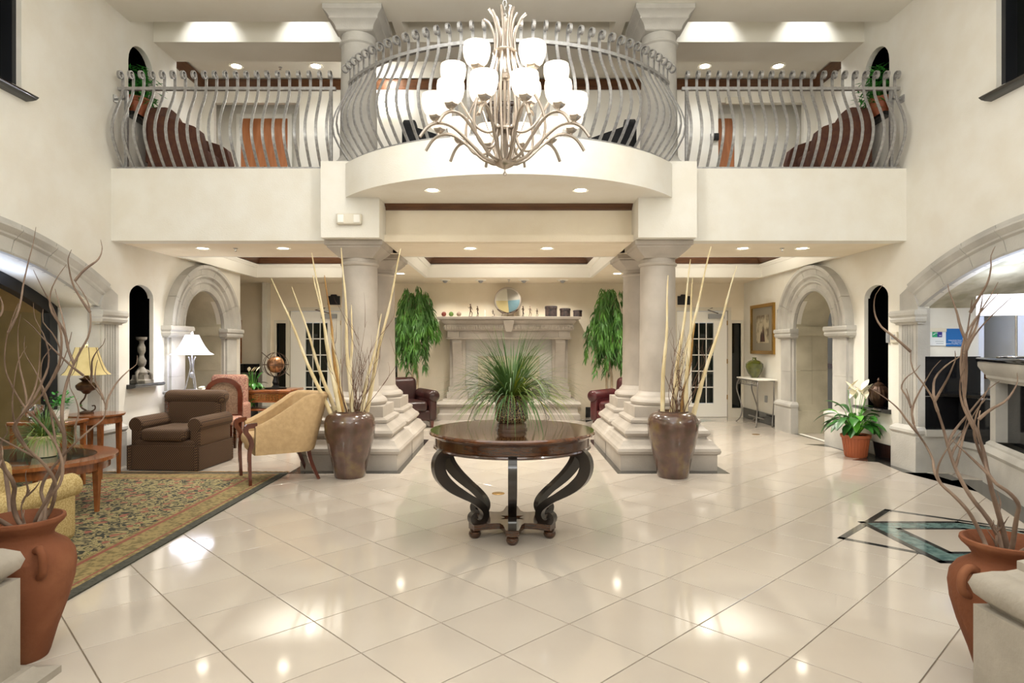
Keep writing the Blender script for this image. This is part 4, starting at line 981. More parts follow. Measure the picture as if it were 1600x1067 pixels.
# ---- end table, lamp, bowl, plant near the glazed recess
et = thing('end_table', 'small round cherry end table beside the left stone pilaster', 'table', (-4.4, 6.74, .0126))
MB().lathe([(.0001, .64), (.27, .64), (.28, .65), (.28, .665), (.0001, .67)], seg=48).build('table_top', M['wood_cherry'], et)
MB().lathe([(.24, .57), (.25, .57), (.25, .64), (.24, .64)], seg=48).build('apron', M['wood_cherry'], et)
for k in range(4):
    a = R(45 + 90*k); MB().square([(.014, 0), (.024, .6)], (.22*math.cos(a), .22*math.sin(a), 0)).build('leg', M['wood_cherry'], et)
def lamp_bell(t, r0, r1, z0, z1, m, panels=0):
    pr = []
    for i in range(9):
        u = i/8; pr.append((r0 + (r1 - r0)*(u**.6), z0 + (z1 - z0)*u))
    pr2 = [(r - .006, z) for r, z in reversed(pr)]
    MB().lathe(pr + pr2 + [pr[0]], seg=32).build('lamp_shade', M[m], t, 60)
    mb = MB()
    for k in range(panels):
        a = 2*PI*k/panels; mb.tube([(r*1.01*math.cos(a), r*1.01*math.sin(a), z) for r, z in pr], .003, 4)
    if panels: mb.build('shade_seam', M['bronze'], t)
    mb = MB().tube([(r1, 0, z1)] , .003) if 0 else MB().lathe([(.0001, z1 + .0), (.012, z1 + .01), (.02, z1 + .03), (.012, z1 + .05), (.0001, z1 + .06)], seg=12); mb.build('finial', M['silver'], t)
lt = thing('table_lamp', 'table lamp with a gold panelled bell shade and bronze urn base on the end table', 'lamp', (-4.48, 6.72, .683))
lamp_bell(lt, .225, .1, .41, .70, 'shade_gold', 8)
MB().lathe([(.0001, 0), (.07, 0), (.07, .015), (.02, .03), (.0001, .03)], seg=20).tube(smooth([(.0, 0, .03), (-.05, 0, .06), (-.06, 0, .11), (-.02, 0, .16), (.0, 0, .22)]), .009, 6).tube(smooth([(0, 0, .02), (.05, 0, .02), (.09, 0, .045), (.09, 0, .08), (.06, 0, .08)]), .007, 6).build('scroll_base', M['bronze'], lt)
MB().lathe([(.0001, .2), (.03, .21), (.05, .235), (.085, .25), (.1, .28), (.1, .3), (.07, .325), (.04, .34), (.06, .36), (.07, .37), (.03, .38), (.01, .42), (.01, .7), (.0001, .71)], seg=16).build('urn', M['bronze'], lt)
lamp('POINT', (-4.48, 6.72, 1.24), 7, WARM, .03)
cb2 = thing('side_console', 'low wooden side table behind the coffee table holding a silver bowl', 'table', (-4.5, 6.2, .0126))
MB().rbox(-.28, .28, -.18, .18, .62, .66, .01).build('table_top', M['wood_cherry'], cb2)
for x in (-.24, .24):
    for y in (-.14, .14): MB().square([(.016, 0), (.02, .62)], (x, y, 0)).build('leg', M['wood_cherry'], cb2)
pot('silver_bowl', 'polished silver bowl beside the small potted plant, behind the grass tuft', 'bowl', [(.0001, 0), (.05, 0), (.05, .01), (.03, .02), (.06, .04), (.09, .09), (.095, .14), (.1, .145), (.09, .145), (.085, .09), (.0001, .05)], 'silver', (-4.66, 6.2, .6726))
pot('small_pot', 'small white pot with a leafy green plant beside the silver bowl', 'pot', [(.0001, 0), (.05, 0), (.07, .1), (.06, .1), (.0001, .09)], 'white', (-4.38, 6.2, .6726))
lp_ = thing('leafy_plant', 'small round-leaved green plant in the white pot beside the silver bowl', 'plant', (-4.38, 6.2, .77)); ms = MB()
for k in range(150):
    a = random.uniform(0, 6.28); e = random.uniform(.2, 1.4); r = random.uniform(.05, .16); c = Vector((math.cos(a)*math.cos(e)*r, math.sin(a)*math.cos(e)*r, math.sin(e)*r*1.2))
    d = Vector((random.uniform(-1, 1), random.uniform(-1, 1), random.uniform(-.3, .6))).normalized(); ms.strip([c, c + d*.02, c + d*.04], [.008, .028, .004])
ms.build('foliage', M['fern'], lp_, 0)['kind'] = 'stuff'

# ---- furniture behind the brown armchair
lt2 = thing('lamp_table', 'narrow table behind the brown armchair carrying the lit white lamp', 'table', (-4.12, 8.5, 0))
MB().rbox(-.42, .42, -.2, .2, .76, .8, .01).build('table_top', M['greyplastic'], lt2); 
for x in (-.38, .38):
    for y in (-.16, .16): MB().square([(.016, 0), (.02, .76)], (x, y, 0)).build('leg', M['wood_dark'], lt2)
wl = thing('white_lamp', 'lit white bell-shaded table lamp on a twisted grey metal base', 'lamp', (-4.25, 8.5, .8))
lamp_bell(wl, .27, .085, .48, .745, 'shade_cloth')
mb = MB()
for k in range(3):
    a = R(90 + 120*k); mb.tube(smooth([(r*math.cos(a + tw), r*math.sin(a + tw), z) for r, z, tw in ((.10, .0, 0), (.075, .05, .1), (.045, .18, .2), (.02, .3, .3), (.03, .4, .4), (.05, .45, .5))]), .008, 6)
mb.lathe([(.0001, 0), (.11, 0), (.11, .012), (.0001, .015)], seg=24).lathe([(.0001, .16), (.03, .18), (.035, .205), (.03, .23), (.0001, .25)], seg=14).lathe([(.01, .4), (.01, .74)], seg=8)
mb.build('lamp_base', M['steel'], wl); lamp('POINT', (-4.25, 8.5, 1.42), 12, NEUT, .04)
ph = thing('telephone', 'small white telephone on the table beside the lit white lamp', 'telephone', (-4.0, 8.42, .8), R(15)); MB().rbox(-.1, .1, -.08, .08, 0, .035, .01).build('body', M['plastic'], ph); MB().rbox(-.1, -.05, -.09, .09, .035, .06, .01).build('handset', M['plastic'], ph)
sc = thing('cane_chair', 'dark wood side chair with an arched cane back behind the brown armchair', 'chair', (-3.72, 8.12, 0), R(8))
oval = arc(0, .78, .235, .2, 0, 180, 16); inn = arc(0, .77, .18, .15, 0, 180, 16)
MB().plate([(-.235, .40), (.235, .40)] + oval, .2, .24, [[(-.18, .5), (.18, .5)] + inn], 'xz').build('back_frame', M['mahogany'], sc, 30)
MB().plate([(-.185, .5), (.185, .5)] + inn, .212, .222, (), 'xz').build('cane_panel', mat('cane', '6A5340', .8, '8A705A', 60), sc, 30)
MB().rbox(-.24, .24, -.24, .24, .4, .48, .03).build('seat', M['rose_fab'], sc)
for x in (-.21, .21):
    for y in (-.21, .21): MB().square([(.014, 0), (.022, .4)], (x, y, 0)).build('leg', M['mahogany'], sc)
ws = thing('wing_chair', 'rose patterned upholstered chair whose rounded back shows beside the white lamp', 'armchair', (-4.12, 9.15, 0), R(0)); ws.scale = (.75, .75, .93)
for q in (MB().rbox(-.3, .3, -.35, .3, .2, .48, .05), MB().rbox(-.36, .36, .2, .36, .3, 1.05, .1, 5), MB().rbox(-.42, -.3, -.3, .3, .1, .62, .05), MB().rbox(.3, .42, -.3, .3, .1, .62, .05)): q.build(['seat', 'backrest', 'arm', 'arm'][len(ws.children)], M['rose_fab'], ws, 60)
for x in (-.33, .33):
    for y in (-.27, .25): MB().square([(.016, 0), (.022, .2)], (x, y, 0)).build('leg', M['mahogany'], ws)
dt = thing('writing_desk', 'cherry console desk with a latticed apron holding the globe and lilies', 'desk', (-3.95, 9.75, 0))
MB().rbox(-.7, .7, -.3, .3, .70, .74, .012).build('desk_top', M['wood_cherry'], dt)
MB().box(-.66, .66, -.27, -.255, .55, .70).box(-.66, .66, .255, .27, .55, .7).box(.645, .66, -.27, .27, .55, .7).box(-.66, -.645, -.27, .27, .55, .7).build('apron', M['wood_cherry'], dt, 0)
mb = MB()
for k in range(30):
    x = -.64 + k*.0435; mb.box(x, x + .008, -.28, -.268, .58, .67)
for z in (.58, .61, .64, .67): mb.box(-.64, .64, -.278, -.268, z - .003, z + .003)
mb.build('lattice', M['brass'], dt, 0)
MB().rbox(-.66, .66, -.25, .25, .42, .45, .01).build('shelf', M['wood_cherry'], dt)
for x in (-.64, .64):
    for y in (-.25, .25): MB().square([(.02, 0), (.028, .7)], (x, y, 0)).build('leg', M['wood_cherry'], dt)
gl = thing('globe', 'antique copper globe in an openwork sphere on a dark stand on the desk', 'globe', (-3.57, 9.7, .74), R(20))
MB().lathe([(.0001, 0), (.16, 0), (.16, .02), (.06, .03), (.035, .06), (.05, .1), (.03, .16), (.035, .19), (.0001, .2)], seg=24).build('stand', M['ironblack'], gl)
MB().ball((0, 0, .37), .13, 24, 14).build('sphere', mat('copper_globe', 'B9855A', .3, '6A4830', 9, metal=.5, contrast=(.45, .55)), gl, 80)
mb = MB()
for k in range(6):
    Mr = T(0, 0, .37, R(30*k), R(90)); ring = [(.185*math.cos(2*PI*i/32), .185*math.sin(2*PI*i/32), 0) for i in range(33)]; mb.tube(ring, .004, 4, Mr)
mb.tube([(.19*math.cos(2*PI*i/32), .19*math.sin(2*PI*i/32), .37) for i in range(33)], .006, 4).tube([(-.2, 0, .56), (.2, 0, .2)], .006, 6); mb.build('openwork_ring', M['bronze'], gl)
def broad(L, w, a, el, droop, m, par, base=(0, 0, 0), n=6, name='leaf'):
    p = Vector(base); d = Vector((math.cos(a)*math.cos(el), math.sin(a)*math.cos(el), math.sin(el))); pts = [p.copy()]
    for i in range(n): d = (d + Vector((0, 0, -droop/n))).normalized(); p = p + d*L/n; pts.append(p.copy())
    ww = [w*max(.05, math.sin(PI*(.06 + .94*(i/n))**1.15)) for i in range(n + 1)]
    mb = MB().strip(pts, ww, None, None, .16); return mb.build(name, M[m], par, 80)
def lily(name, label, loc, sc_, nl, nf, seed, lab2=None):
    t = thing(name, label, 'plant', loc); random.seed(seed)
    for k in range(nl):
        a = k*2.4; el = R(random.uniform(5, 75)); b = (.02*math.cos(a)*sc_, .02*math.sin(a)*sc_, 0)
        st = Vector((math.cos(a)*math.cos(max(el, .9)), math.sin(a)*math.cos(max(el, .9)), math.sin(max(el, .9))))*random.uniform(.1, .3)*sc_
        MB().tube([b, tuple(st)], .003*sc_ + .001, 4).build('stalk', M['lily_bright'], t)
        broad(random.uniform(.2, .3)*sc_, random.uniform(.075, .105)*sc_, a, el, random.uniform(1.2, 2.4), 'lily_bright' if k % 7 == 0 else 'lily', t, tuple(st))
    for k in range(nf):
        a = random.uniform(0, 6.28); z = random.uniform(.36, .52)*sc_; x, y = random.uniform(-.1, .12)*sc_, random.uniform(-.08, .08)*sc_
        MB().tube([(0, 0, 0), (x*.6, y*.6, z*.6), (x, y, z)], .003, 4).build('stalk', M['lily_bright'], t)
        broad(.16*sc_, .085*sc_, a, R(60), .6, 'spathe', t, (x, y, z), name='flower')
    return t
lily('potted_lily', 'white-flowered lily plant on the desk beside the globe', (-3.85, 9.55, .74), .62, 22, 5, 4)
lily('shelf_plant', 'broad-leaved green plant on the lower shelf of the desk', (-3.9, 9.5, .452), .5, 16, 0, 6)
o = MB().ball((0, 0, .06), .07, 14, 8, (1, 1, .8)).build('woven_ball', M['ballbrown']); o.location = (-3.45, 9.6, .452); tag(o, 'brown woven ball on the lower shelf of the desk', 'ball')
# framed picture, counter and tap glimpsed in the left nook
fp = thing('wall_picture', 'narrow framed picture in the left nook past the stone portal', 'picture', (-5.42, 12.36, 1.05)); MB().box(-.2, .2, 0, .03, 0, .85).build('frame', M['wood_cherry'], fp, 0); MB().box(-.15, .15, -.004, .0, .06, .79).build('print', M['tan'], fp, 0)
bc = thing('nook_counter', 'black counter with a small tap in the left nook behind the desk', 'counter', (-5.2, 11.9, 0)); MB().rbox(-.6, .4, -.3, .3, .86, .9, .01).build('counter_top', M['granite'], bc); MB().box(-.58, .38, -.28, .28, 0, .86).build('cabinet', M['ironblack'], bc, 0)
MB().box(-.6, .4, .28, .3, .9, 1.05).build('backsplash', M['granite'], bc, 0); MB().tube(smooth([(.05, .1, .9), (.05, .1, 1.15), (.08, .05, 1.22), (.12, 0, 1.18), (.12, 0, 1.12)]), .012, 6).build('tap', M['silver'], bc)
# candlestick and urn in the niches
cs = thing('carved_candlestick', 'tall carved grey candlestick on the sill of the left black niche', 'candlestick', (-4.66, 8.04, .93))
MB().square([(.1, 0), (.1, .03), (.08, .05), (.075, .1)]).build('base', M['antique'], cs, 20)
MB().lathe([(.07, .1), (.075, .13), (.05, .17), (.03, .2), (.05, .24), (.055, .28), (.03, .33), (.028, .36), (.045, .4), (.045, .45), (.025, .5), (.03, .53), (.06, .55), (.065, .58), (.0001, .58)], seg=20).build('stem', M['antique'], cs)
for k in range(3):
    a = R(120*k + 30); MB().tube(smooth([(.05*math.cos(a), .05*math.sin(a), .16), (.1*math.cos(a), .1*math.sin(a), .12), (.11*math.cos(a), .11*math.sin(a), .05), (.09*math.cos(a), .09*math.sin(a), 0)]), .016, 6).build('scroll_foot', M['antique'], cs)
ur = thing('ribbed_urn', 'dark ribbed metal urn with a finial lid on the sill of the right black niche', 'urn', (4.70, 8.05, .63)); ur.scale = (.95, .95, .95); mb = MB(); N = 48
pr = [(.0001, 0), (.05, 0), (.055, .02), (.1, .08), (.125, .16), (.12, .22), (.08, .27), (.06, .285)]
v = []; f = []
for k in range(N):
    a = 2*PI*k/N; q = 1 + .05*math.cos(a*16)
    for r, z in pr: v.append((r*q*math.cos(a), r*q*math.sin(a), z))
for k in range(N):
    for i in range(len(pr) - 1): f.append((k*8 + i, ((k + 1) % N)*8 + i, ((k + 1) % N)*8 + i + 1, k*8 + i + 1))
MB().add(v, f).build('body', M['bronze'], ur, 60); MB().lathe([(.065, .28), (.07, .29), (.04, .315), (.012, .33), (.02, .35), (.012, .37), (.0001, .385)], seg=20).build('lid', M['bronze'], ur)

# ---- peace lily by the right wall
pp = pot('ribbed_pot', 'ribbed terracotta-coloured pot on the floor by the right wall', 'pot', [(.0001, 0), (.12, 0), (.125, .01), (.155, .24), (.0001, .24)], 'terra_smooth', (4.38, 8.0, 0))
MB().lathe([(.155, .24), (.175, .245), (.178, .28), (.16, .285), (.15, .26), (.0001, .262)], seg=40).build('rim', M['terra_smooth'], pp)
mb = MB()
for k in range(26):
    a = 2*PI*k/26; mb.tube([(.123*math.cos(a), .123*math.sin(a), .015), (.154*math.cos(a), .154*math.sin(a), .235)], .006, 4)
mb.build('ribs', M['terra_smooth'], pp)
MB().lathe([(.0001, .264), (.15, .264)], seg=20).build('soil', M['soil'], pp)
pl_ = lily('peace_lily', 'large peace lily with cream flowers in the ribbed terracotta pot', (4.38, 8.0, .27), 1.15, 46, 9, 12)
# ---- upper niche plants
for s in (-1, 1):
    pp = pot('niche_pot', 'terracotta pot on the black sill of the upper %s niche' % LR[s], 'pot', [(.0001, 0), (.11, 0), (.145, .2), (.155, .205), (.16, .26), (.14, .26), (.0001, .24)], 'terra_smooth', (s*4.66, 7.93, 4.222))
    tt = thing('niche_plant', 'bushy bright green plant in the upper %s niche' % LR[s], 'plant', (s*4.66, 7.93, 4.46)); random.seed(20 + s)
    ms = MB()
    for k in range(420):
        a = random.uniform(0, 6.28); L = random.uniform(.12, .34); e = R(random.uniform(-25, 85)); c = Vector((math.cos(a)*math.cos(e)*L*.75 - s*.05, math.sin(a)*math.cos(e)*L*.7, math.sin(e)*L*1.25 + .02))
        if c.x*s > .5: continue
        aa = random.uniform(0, 6.28); d = Vector((math.cos(aa), math.sin(aa), random.uniform(-.9, .3))).normalized()
        ms.strip([c, c + d*.05, c + d*.1], [.006, .026, .003])
    ms.build('foliage', M['fern'], tt, 0)['kind'] = 'stuff'

# ---- upper hall furniture
def wing(x, y, rz_, m, label, grp=None, w=.8, h=.98):
    t = thing('lounge_chair', label, 'armchair', (x, y, ZU), rz_, grp); t.scale = (.9, .8, 1)
    MB().rbox(-.34, .34, -.36, .3, .2, .45, .05).build('seat', M[m], t, 60)
    prof = [(-.42, .2), (.42, .2), (.42, h - .2)] + arc(0, h - .25, .42, .25, 10, 170, 12) + [(-.42, h - .2)]
    bm_ = MB().plate(prof, .26, .42, (), 'xz'); bm_.build('backrest', M[m], t, 40)
    for sx in (-1, 1):
        MB().plate([(-.42, .1), (.34, .1), (.34, .76), (.25, .78), (-.36, .62), (-.44, .57), (-.5, .40), (-.49, .3)], sx*.42 - .07, sx*.42 + .07, (), 'yz').build('arm', M[m], t, 40)
        for yy in (-.36, .3): MB().square([(.02, 0), (.028, .12)], (sx*.38, yy, 0)).build('leg', M['ebony'], t)
    return t
wing(-4.12, 8.15, R(90), 'brown_fab', 'rust-brown lounge chair seen side-on behind the left balcony railing')
wing(4.12, 8.15, R(-90), 'brown_fab', 'rust-brown lounge chair seen side-on behind the right balcony railing')
wing(-1.05, 8.6, R(90), 'black_fab', 'black lounge chair behind the curved railing beside the left upper column')
wing(1.35, 8.6, R(-95), 'black_fab', 'black lounge chair behind the curved railing beside the right upper column')
cbt = thing('hall_console', 'dark cabinet in the upper hall behind the chandelier', 'cabinet', (0, 9.4, ZU)); MB().rbox(-.5, .5, -.2, .2, .1, .9, .02).build('body', M['wood_dark'], cbt); MB().rbox(-.55, .55, -.24, .24, .9, .94, .01).build('top', M['wood_dark'], cbt)
for x in (-.45, .45):
    for y in (-.15, .15): MB().square([(.02, 0), (.025, .1)], (x, y, 0)).build('leg', M['wood_dark'], cbt)
cl = thing('tall_clock', 'tall dark narrow cabinet standing in the upper hall behind the chandelier stem', 'cabinet', (-.15, 10.6, ZU)); MB().box(-.2, .2, -.15, .15, 0, 1.9).build('case', M['wood_dark'], cl, 0); MB().rbox(-.24, .24, -.18, .18, 1.9, 1.98, .02).build('cornice', M['wood_dark'], cl)
for x, n in ((-2.05, 'left'), ):
    t = thing('wall_sconce', 'lit bowl wall sconce in the upper hall beside the left column', 'lamp', (x, 10.94, 5.52)); MB().lathe([(.0001, -.14), (.05, -.13), (.12, -.06), (.16, .03), (.15, .03), (.0001, -.05)], seg=20, sy=.7).build('bowl', M['sconce'], t); lamp('POINT', (x, 10.8, 5.65), 14, NEUT, .05)
for x, w_, z, m, nm, lab, c in ((3.55, .14, 5.0, 'ironblack', 'room_sign', 'small dark room sign beside the right upper door', 'sign'), (3.0, .32, 5.62, 'plastic', 'emergency_light', 'ivory emergency light unit on the upper back wall to the right', 'light')):
    o = MB().rbox(-w_/2, w_/2, -.05, 0, -.06, .06, .01).build(nm, M[m]); o.location = (x + (.9 if nm == 'emergency_light' else 0), 10.948, z); tag(o, lab, c)
o = MB().rbox(-.14, .14, -.06, 0, -.06, .06, .012).build('emergency_light', M['plastic']); o.location = (-1.79, 7.139, 2.82); tag(o, 'ivory twin-lens emergency light box above the left front column', 'light')
for sx in (-1, 1): MB().rbox(sx*.09 - .035, sx*.09 + .035, -.07, -.058, -.045, .045, .008).build('lens', M['white'], o)

# ---- fireplace
fpz = thing('fireplace', 'pale carved stone fireplace with a deep mantel shelf on the back wall', 'fireplace', (-.0, YB, 0))
def fb(mb, n, m='stone_pale', sm=25): return mb.build(n, M[m], fpz, sm)
def front(prof, hw, ywall=0):           # prof [(depth, z)], symmetrical box rings growing in x with depth
    v = []; f = []; d0 = min(p for p, z in prof)
    for p, z in prof: v += [(-(hw + (p - d0)), -p, z), (hw + (p - d0), -p, z), (hw + (p - d0), ywall, z), (-(hw + (p - d0)), ywall, z)]
    for a in range(len(prof) - 1):
        for k in range(4): f.append((a*4 + k, a*4 + (k + 1) % 4, a*4 + 4 + (k + 1) % 4, a*4 + 4 + k))
    f += [(0, 1, 2, 3), tuple((len(prof) - 1)*4 + k for k in (3, 2, 1, 0))]
    return MB().add(v, f)
fb(front([(.52, 1.88), (.58, 1.89), (.6, 1.9), (.6, 1.94), (.52, 1.95)], 1.26), 'mantel_shelf')
fb(front([(.46, 1.80), (.5, 1.83), (.53, 1.87), (.53, 1.88)], 1.2), 'shelf_moulding')
fb(front([(.42, 1.68), (.46, 1.69), (.485, 1.72), (.49, 1.75), (.47, 1.79), (.46, 1.80)], 1.16), 'gadroon_band')
mb = MB()
for k in range(54):
    x = -1.2 + 2.4*k/53; mb.ball((x, -.485, 1.745), .02, 6, 5, (.8, 1, 2.2))
fb(mb, 'gadroon', sm=80)
for x0, x1 in ((-1.16, -.94), (-.936, -.3), (-.296, .3), (.304, .936), (.94, 1.16)):
    fb(MB().box(x0, x1, -.42 + (.0 if abs(x0 + x1) > 1.9 else .03), 0, 1.55, 1.68), 'frieze_block', sm=0)
fb(front([(.42, 1.52), (.45, 1.53), (.45, 1.545), (.43, 1.555)], 1.16), 'architrave_moulding')
fb(MB().square([(.05, 1.66), (.07, 1.72), (.09, 1.8), (.1, 1.88)], (0, -.48, 0)), 'keystone')
for s in (-1, 1):
    fb(MB().box(s*.98 - .15, s*.98 + .15, -.26, 0, .40, 1.52), 'leg_panel')
    prof = [(.0, 1.52), (-.4, 1.52), (-.41, 1.46), (-.38, 1.38), (-.33, 1.3), (-.3, 1.18), (-.29, 1.0), (-.29, .52), (0, .52)]
    fb(MB().plate([(y, z) for y, z in prof], s*.98 - .09, s*.98 + .09, (), 'yz'), 'corbel')
    fb(MB().box(s*.98 - .2, s*.98 + .2, -.36, 0, .40, .52), 'leg_base', sm=0)
    fb(MB().box(s*.98 - .17, s*.98 + .17, -.31, 0, .26, .62), 'leg_step', sm=0)
fb(MB().box(-.83, .83, -.12, 0, 1.2, 1.52).box(-.83, -.6, -.12, 0, .4, 1.2).box(.6, .83, -.12, 0, .4, 1.2), 'surround', 'stone', 0)
fb(MB().box(-.6, .6, -.05, -.02, .4, 1.2), 'firebox', 'stone_green', 0)
fb(front([(.5, 0), (.5, .1), (.47, .13), (.46, .13), (.46, .24), (.5, .26), (.52, .3), (.5, .34), (.42, .36), (.40, .38), (.40, .40)], 1.24), 'hearth')
for s in (-1, 1):
    t = thing('andiron', 'silver scrolled metal stand before the hearth, %s of the planter' % LR[s], 'andiron', (s*.6 + .05, 11.75, 0), group=None)
    MB().tube(smooth([(0, 0, .02), (s*.06, 0, .01), (s*.1, 0, .05), (s*.05, 0, .12), (-s*.02, 0, .25), (-s*.06, 0, .42), (-s*.0, 0, .52), (s*.08, 0, .5), (s*.08, 0, .43), (s*.04, 0, .42)]), .014, 6).build('scroll', M['silver'], t)
    MB().rbox(-.1, .1, -.02, .02, 0, .02, .005).build('foot', M['silver'], t)
# mantel ornaments (mantel top z = 1.95 at y about 12)
MY, MZ = 11.98, 1.951
def mx(px): return (px - 795)*MY/990
for px, m, r, lab in ((693.5, 'ballred', .046, 'dark red ball, first ornament at the left end of the mantel'), (705, 'ballgreen', .046, 'green ball between the red and brown balls on the mantel'), (717, 'ballbrown', .046, 'grey-brown ball, third ornament from the left end of the mantel')):
    o = MB().ball((0, 0, r), r, 16, 10).build('ornament_ball', M[m], None, 80); o.location = (mx(px), MY, MZ); tag(o, lab, 'ball', 'balls on the mantel')
def figure(px, h, m, label, pose):
    t = thing('figurine', label, 'figurine', (mx(px), MY, MZ), group='figurines on the mantel')
    mb = MB(); k = h/.26
    mb.ball((0, 0, .245*k), .016*k, 8, 6)
    hip = (0, 0, .13*k); sh = (.004, 0, .21*k)
    if pose == 'sit': hip = (0, 0, .1*k)
    mb.tube([hip, (.004*k, 0, .17*k), sh, (0, 0, .235*k)], [.014*k, .016*k, .017*k, .006*k], 6)
    L = {'stand': [(.012, 0), (-.012, 0)], 'stride': [(.03, 0), (-.025, 0)], 'sit': [(.05, -.02), (.06, .02)]}[pose]
    for (dx, dy) in L: mb.tube([hip, ((dx*.8 + .012)*k, dy*k, .07*k if pose != 'sit' else .1*k), (dx*k, dy*k, .006)], [.011*k, .009*k, .006*k], 5)
    for s in (-1, 1): mb.tube([sh, ((.03*s)*k, -.01, .17*k), ((.015 if pose == 'stand' else .045)*s*k, -.02, (.13 if s > 0 else .2)*k)], [.008*k, .006*k, .004*k], 5)
    mb.build('body', M[m], t, 80); MB().rbox(-.035*k, .035*k, -.025, .025, 0, .008, .003).build('base', M[m], t)
figure(735, .24, 'bronze', 'tall dark bronze striding figurine, leftmost figurine on the mantel', 'stride')
figure(746, .2, 'bronze', 'slim dark standing figurine between the striding and white figurines', 'stand')
figure(757.5, .13, 'white', 'small white figurine on the mantel', 'stand')
figure(770, .13, 'bronze', 'small seated bronze figurine just left of the round dish', 'sit')
figure(817, .2, 'bronze', 'slim bronze figurine just right of the round dish', 'stand')
figure(828, .2, 'ballbrown', 'grey-brown striding figurine, second to the right of the round dish', 'stride')
figure(839, .15, 'bronze', 'short bronze figurine playing, nearest the three boxes', 'stride')
ds = thing('round_dish', 'large round dish with pale and blue-grey quarters on the mantel', 'dish', (mx(793.5), MY + .1, MZ + .305))
MB().lathe([(.25, -.01), (.262, -.02), (.26, -.03), (.235, -.02), (.0001, .0), (.0001, .01), (.25, -.0)], (0, 0, 0), 48, T(0, 0, 0, 0, R(90))).build('rim', M['nickel'], ds, 40)
for k, c in enumerate(('8E887C', 'BDB8A6', 'B0A070', '5A767E')):
    a0 = [5, 95, 180, 275][k]; a1 = [95, 180, 275, 365][k]
    pts = [(0, 0)] + [(.225*math.cos(R(a0 + (a1 - a0)*i/12)), .225*math.sin(R(a0 + (a1 - a0)*i/12))) for i in range(13)]
    MB().plate(pts, -.034, -.022, (), 'xz').build('quarter', mat('dish_quarter_%d' % k, c, .35, c, 5, .3, 20), ds, 0)
de = thing('dish_stand', 'thin bronze scroll easel holding the round dish on the mantel', 'stand', (mx(793.5), MY + .05, MZ))
mb = MB()
for s in (-1, 1): mb.tube(smooth([(s*.2, -.06, .14), (s*.14, -.06, .09), (s*.1, -.06, .06), (s*.12, -.08, 0)]), .006, 5)
mb.tube([(-.12, -.06, .07), (.12, -.06, .07)], .006, 5).tube([(-.2, -.06, .14), (0, -.08, .06), (.2, -.06, .14)], .005, 5).tube([(0, -.06, .07), (0, .12, .0)], .005, 5)
mb.build('wire_frame', M['bronze'], de)
for px, w_, h, lab in ((861, .115, .2, 'largest charcoal drum-shaped box on the right of the mantel'), (883, .1, .155, 'middle charcoal drum-shaped box on the right of the mantel'), (902.5, .085, .12, 'smallest charcoal drum-shaped box at the right end of the mantel')):
    t = thing('drum_box', lab, 'box', (mx(px), MY, MZ), group='drum boxes on the mantel')
    MB().lathe([(w_*.97, 0), (w_*.97, h*.72)], seg=28).build('body', M['boxgrey'], t); MB().lathe([(w_, h*.72), (w_ + .004, h*.74), (w_ + .004, h*.95), (w_ - .01, h), (.0001, h)], seg=28).build('lid', M['boxgrey'], t)

# ---- weeping ficus trees
def ficus(x, y, label, seed, s):
    t = thing('weeping_fig', label, 'tree', (x, y, 0)); random.seed(seed)
    for q in range(2):
        pts = [(.05*math.cos(z*4.2 + q*PI), .05*math.sin(z*4.2 + q*PI), z) for z in [.28 + .09*i for i in range(14)]]
        MB().tube(smooth(pts, 2), .024, 7).build('trunk', M['bark'], t, 80)
    MB().lathe([(.0001, 0), (.14, 0), (.17, .26), (.185, .27), (.185, .3), (.165, .3), (.0001, .28)], seg=28).build('tub', M['bronze'], t)
    br = MB(); ms = MB()
    for k in range(58):
        a = random.uniform(0, 6.28); rr = random.uniform(.05, .40); top = random.uniform(.0, .32)
        z0 = 1.72 + random.uniform(0, .5)
        pts = [Vector((0, 0, z0 - .1)), Vector((rr*.6*math.cos(a), rr*.55*math.sin(a), z0 + .12 + top*.4))]
        end = Vector((rr*math.cos(a), rr*.75*math.sin(a), z0 + .0))
        drop = random.uniform(.25, .72)*(1.0 if rr > .25 else 1.25)
        pts += [end, end + Vector((.03*math.cos(a), 0, -drop*.5)), end + Vector((.035*math.cos(a) + random.uniform(-.03, .03), 0, -drop))]
        pts = smooth(pts, 5); br.tube(pts, .004, 3)
        for i, p in enumerate(pts):
            if i < 5: continue
            for _ in range(5):
                d = Vector((random.uniform(-.5, .5) + .15*math.cos(a), random.uniform(-.5, .5), random.uniform(-1.3, -.35))).normalized(); L = random.uniform(.09, .15)
                q = p + Vector((random.uniform(-.03, .03), random.uniform(-.03, .03), random.uniform(-.03, .05)))
                sd = Vector((random.uniform(-1, 1), random.uniform(-.5, .5), random.uniform(-.3, .3)))
                ms.strip([q, q + d*L*.35, q + (d + Vector((0, 0, -.2)))*L*.75, q + (d + Vector((0, 0, -.4)))*L], [.006, .024, .018, .002], None, sd)
    br.build('branches', M['bark'], t, 80); ms.build('foliage', M['ficus'], t, 0)['kind'] = 'stuff'
ficus(-1.74, 11.75, 'weeping green tree with a twisted trunk, left of the fireplace', 31, -1)
ficus(1.86, 11.75, 'weeping green tree with a twisted trunk, right of the fireplace', 47, 1)

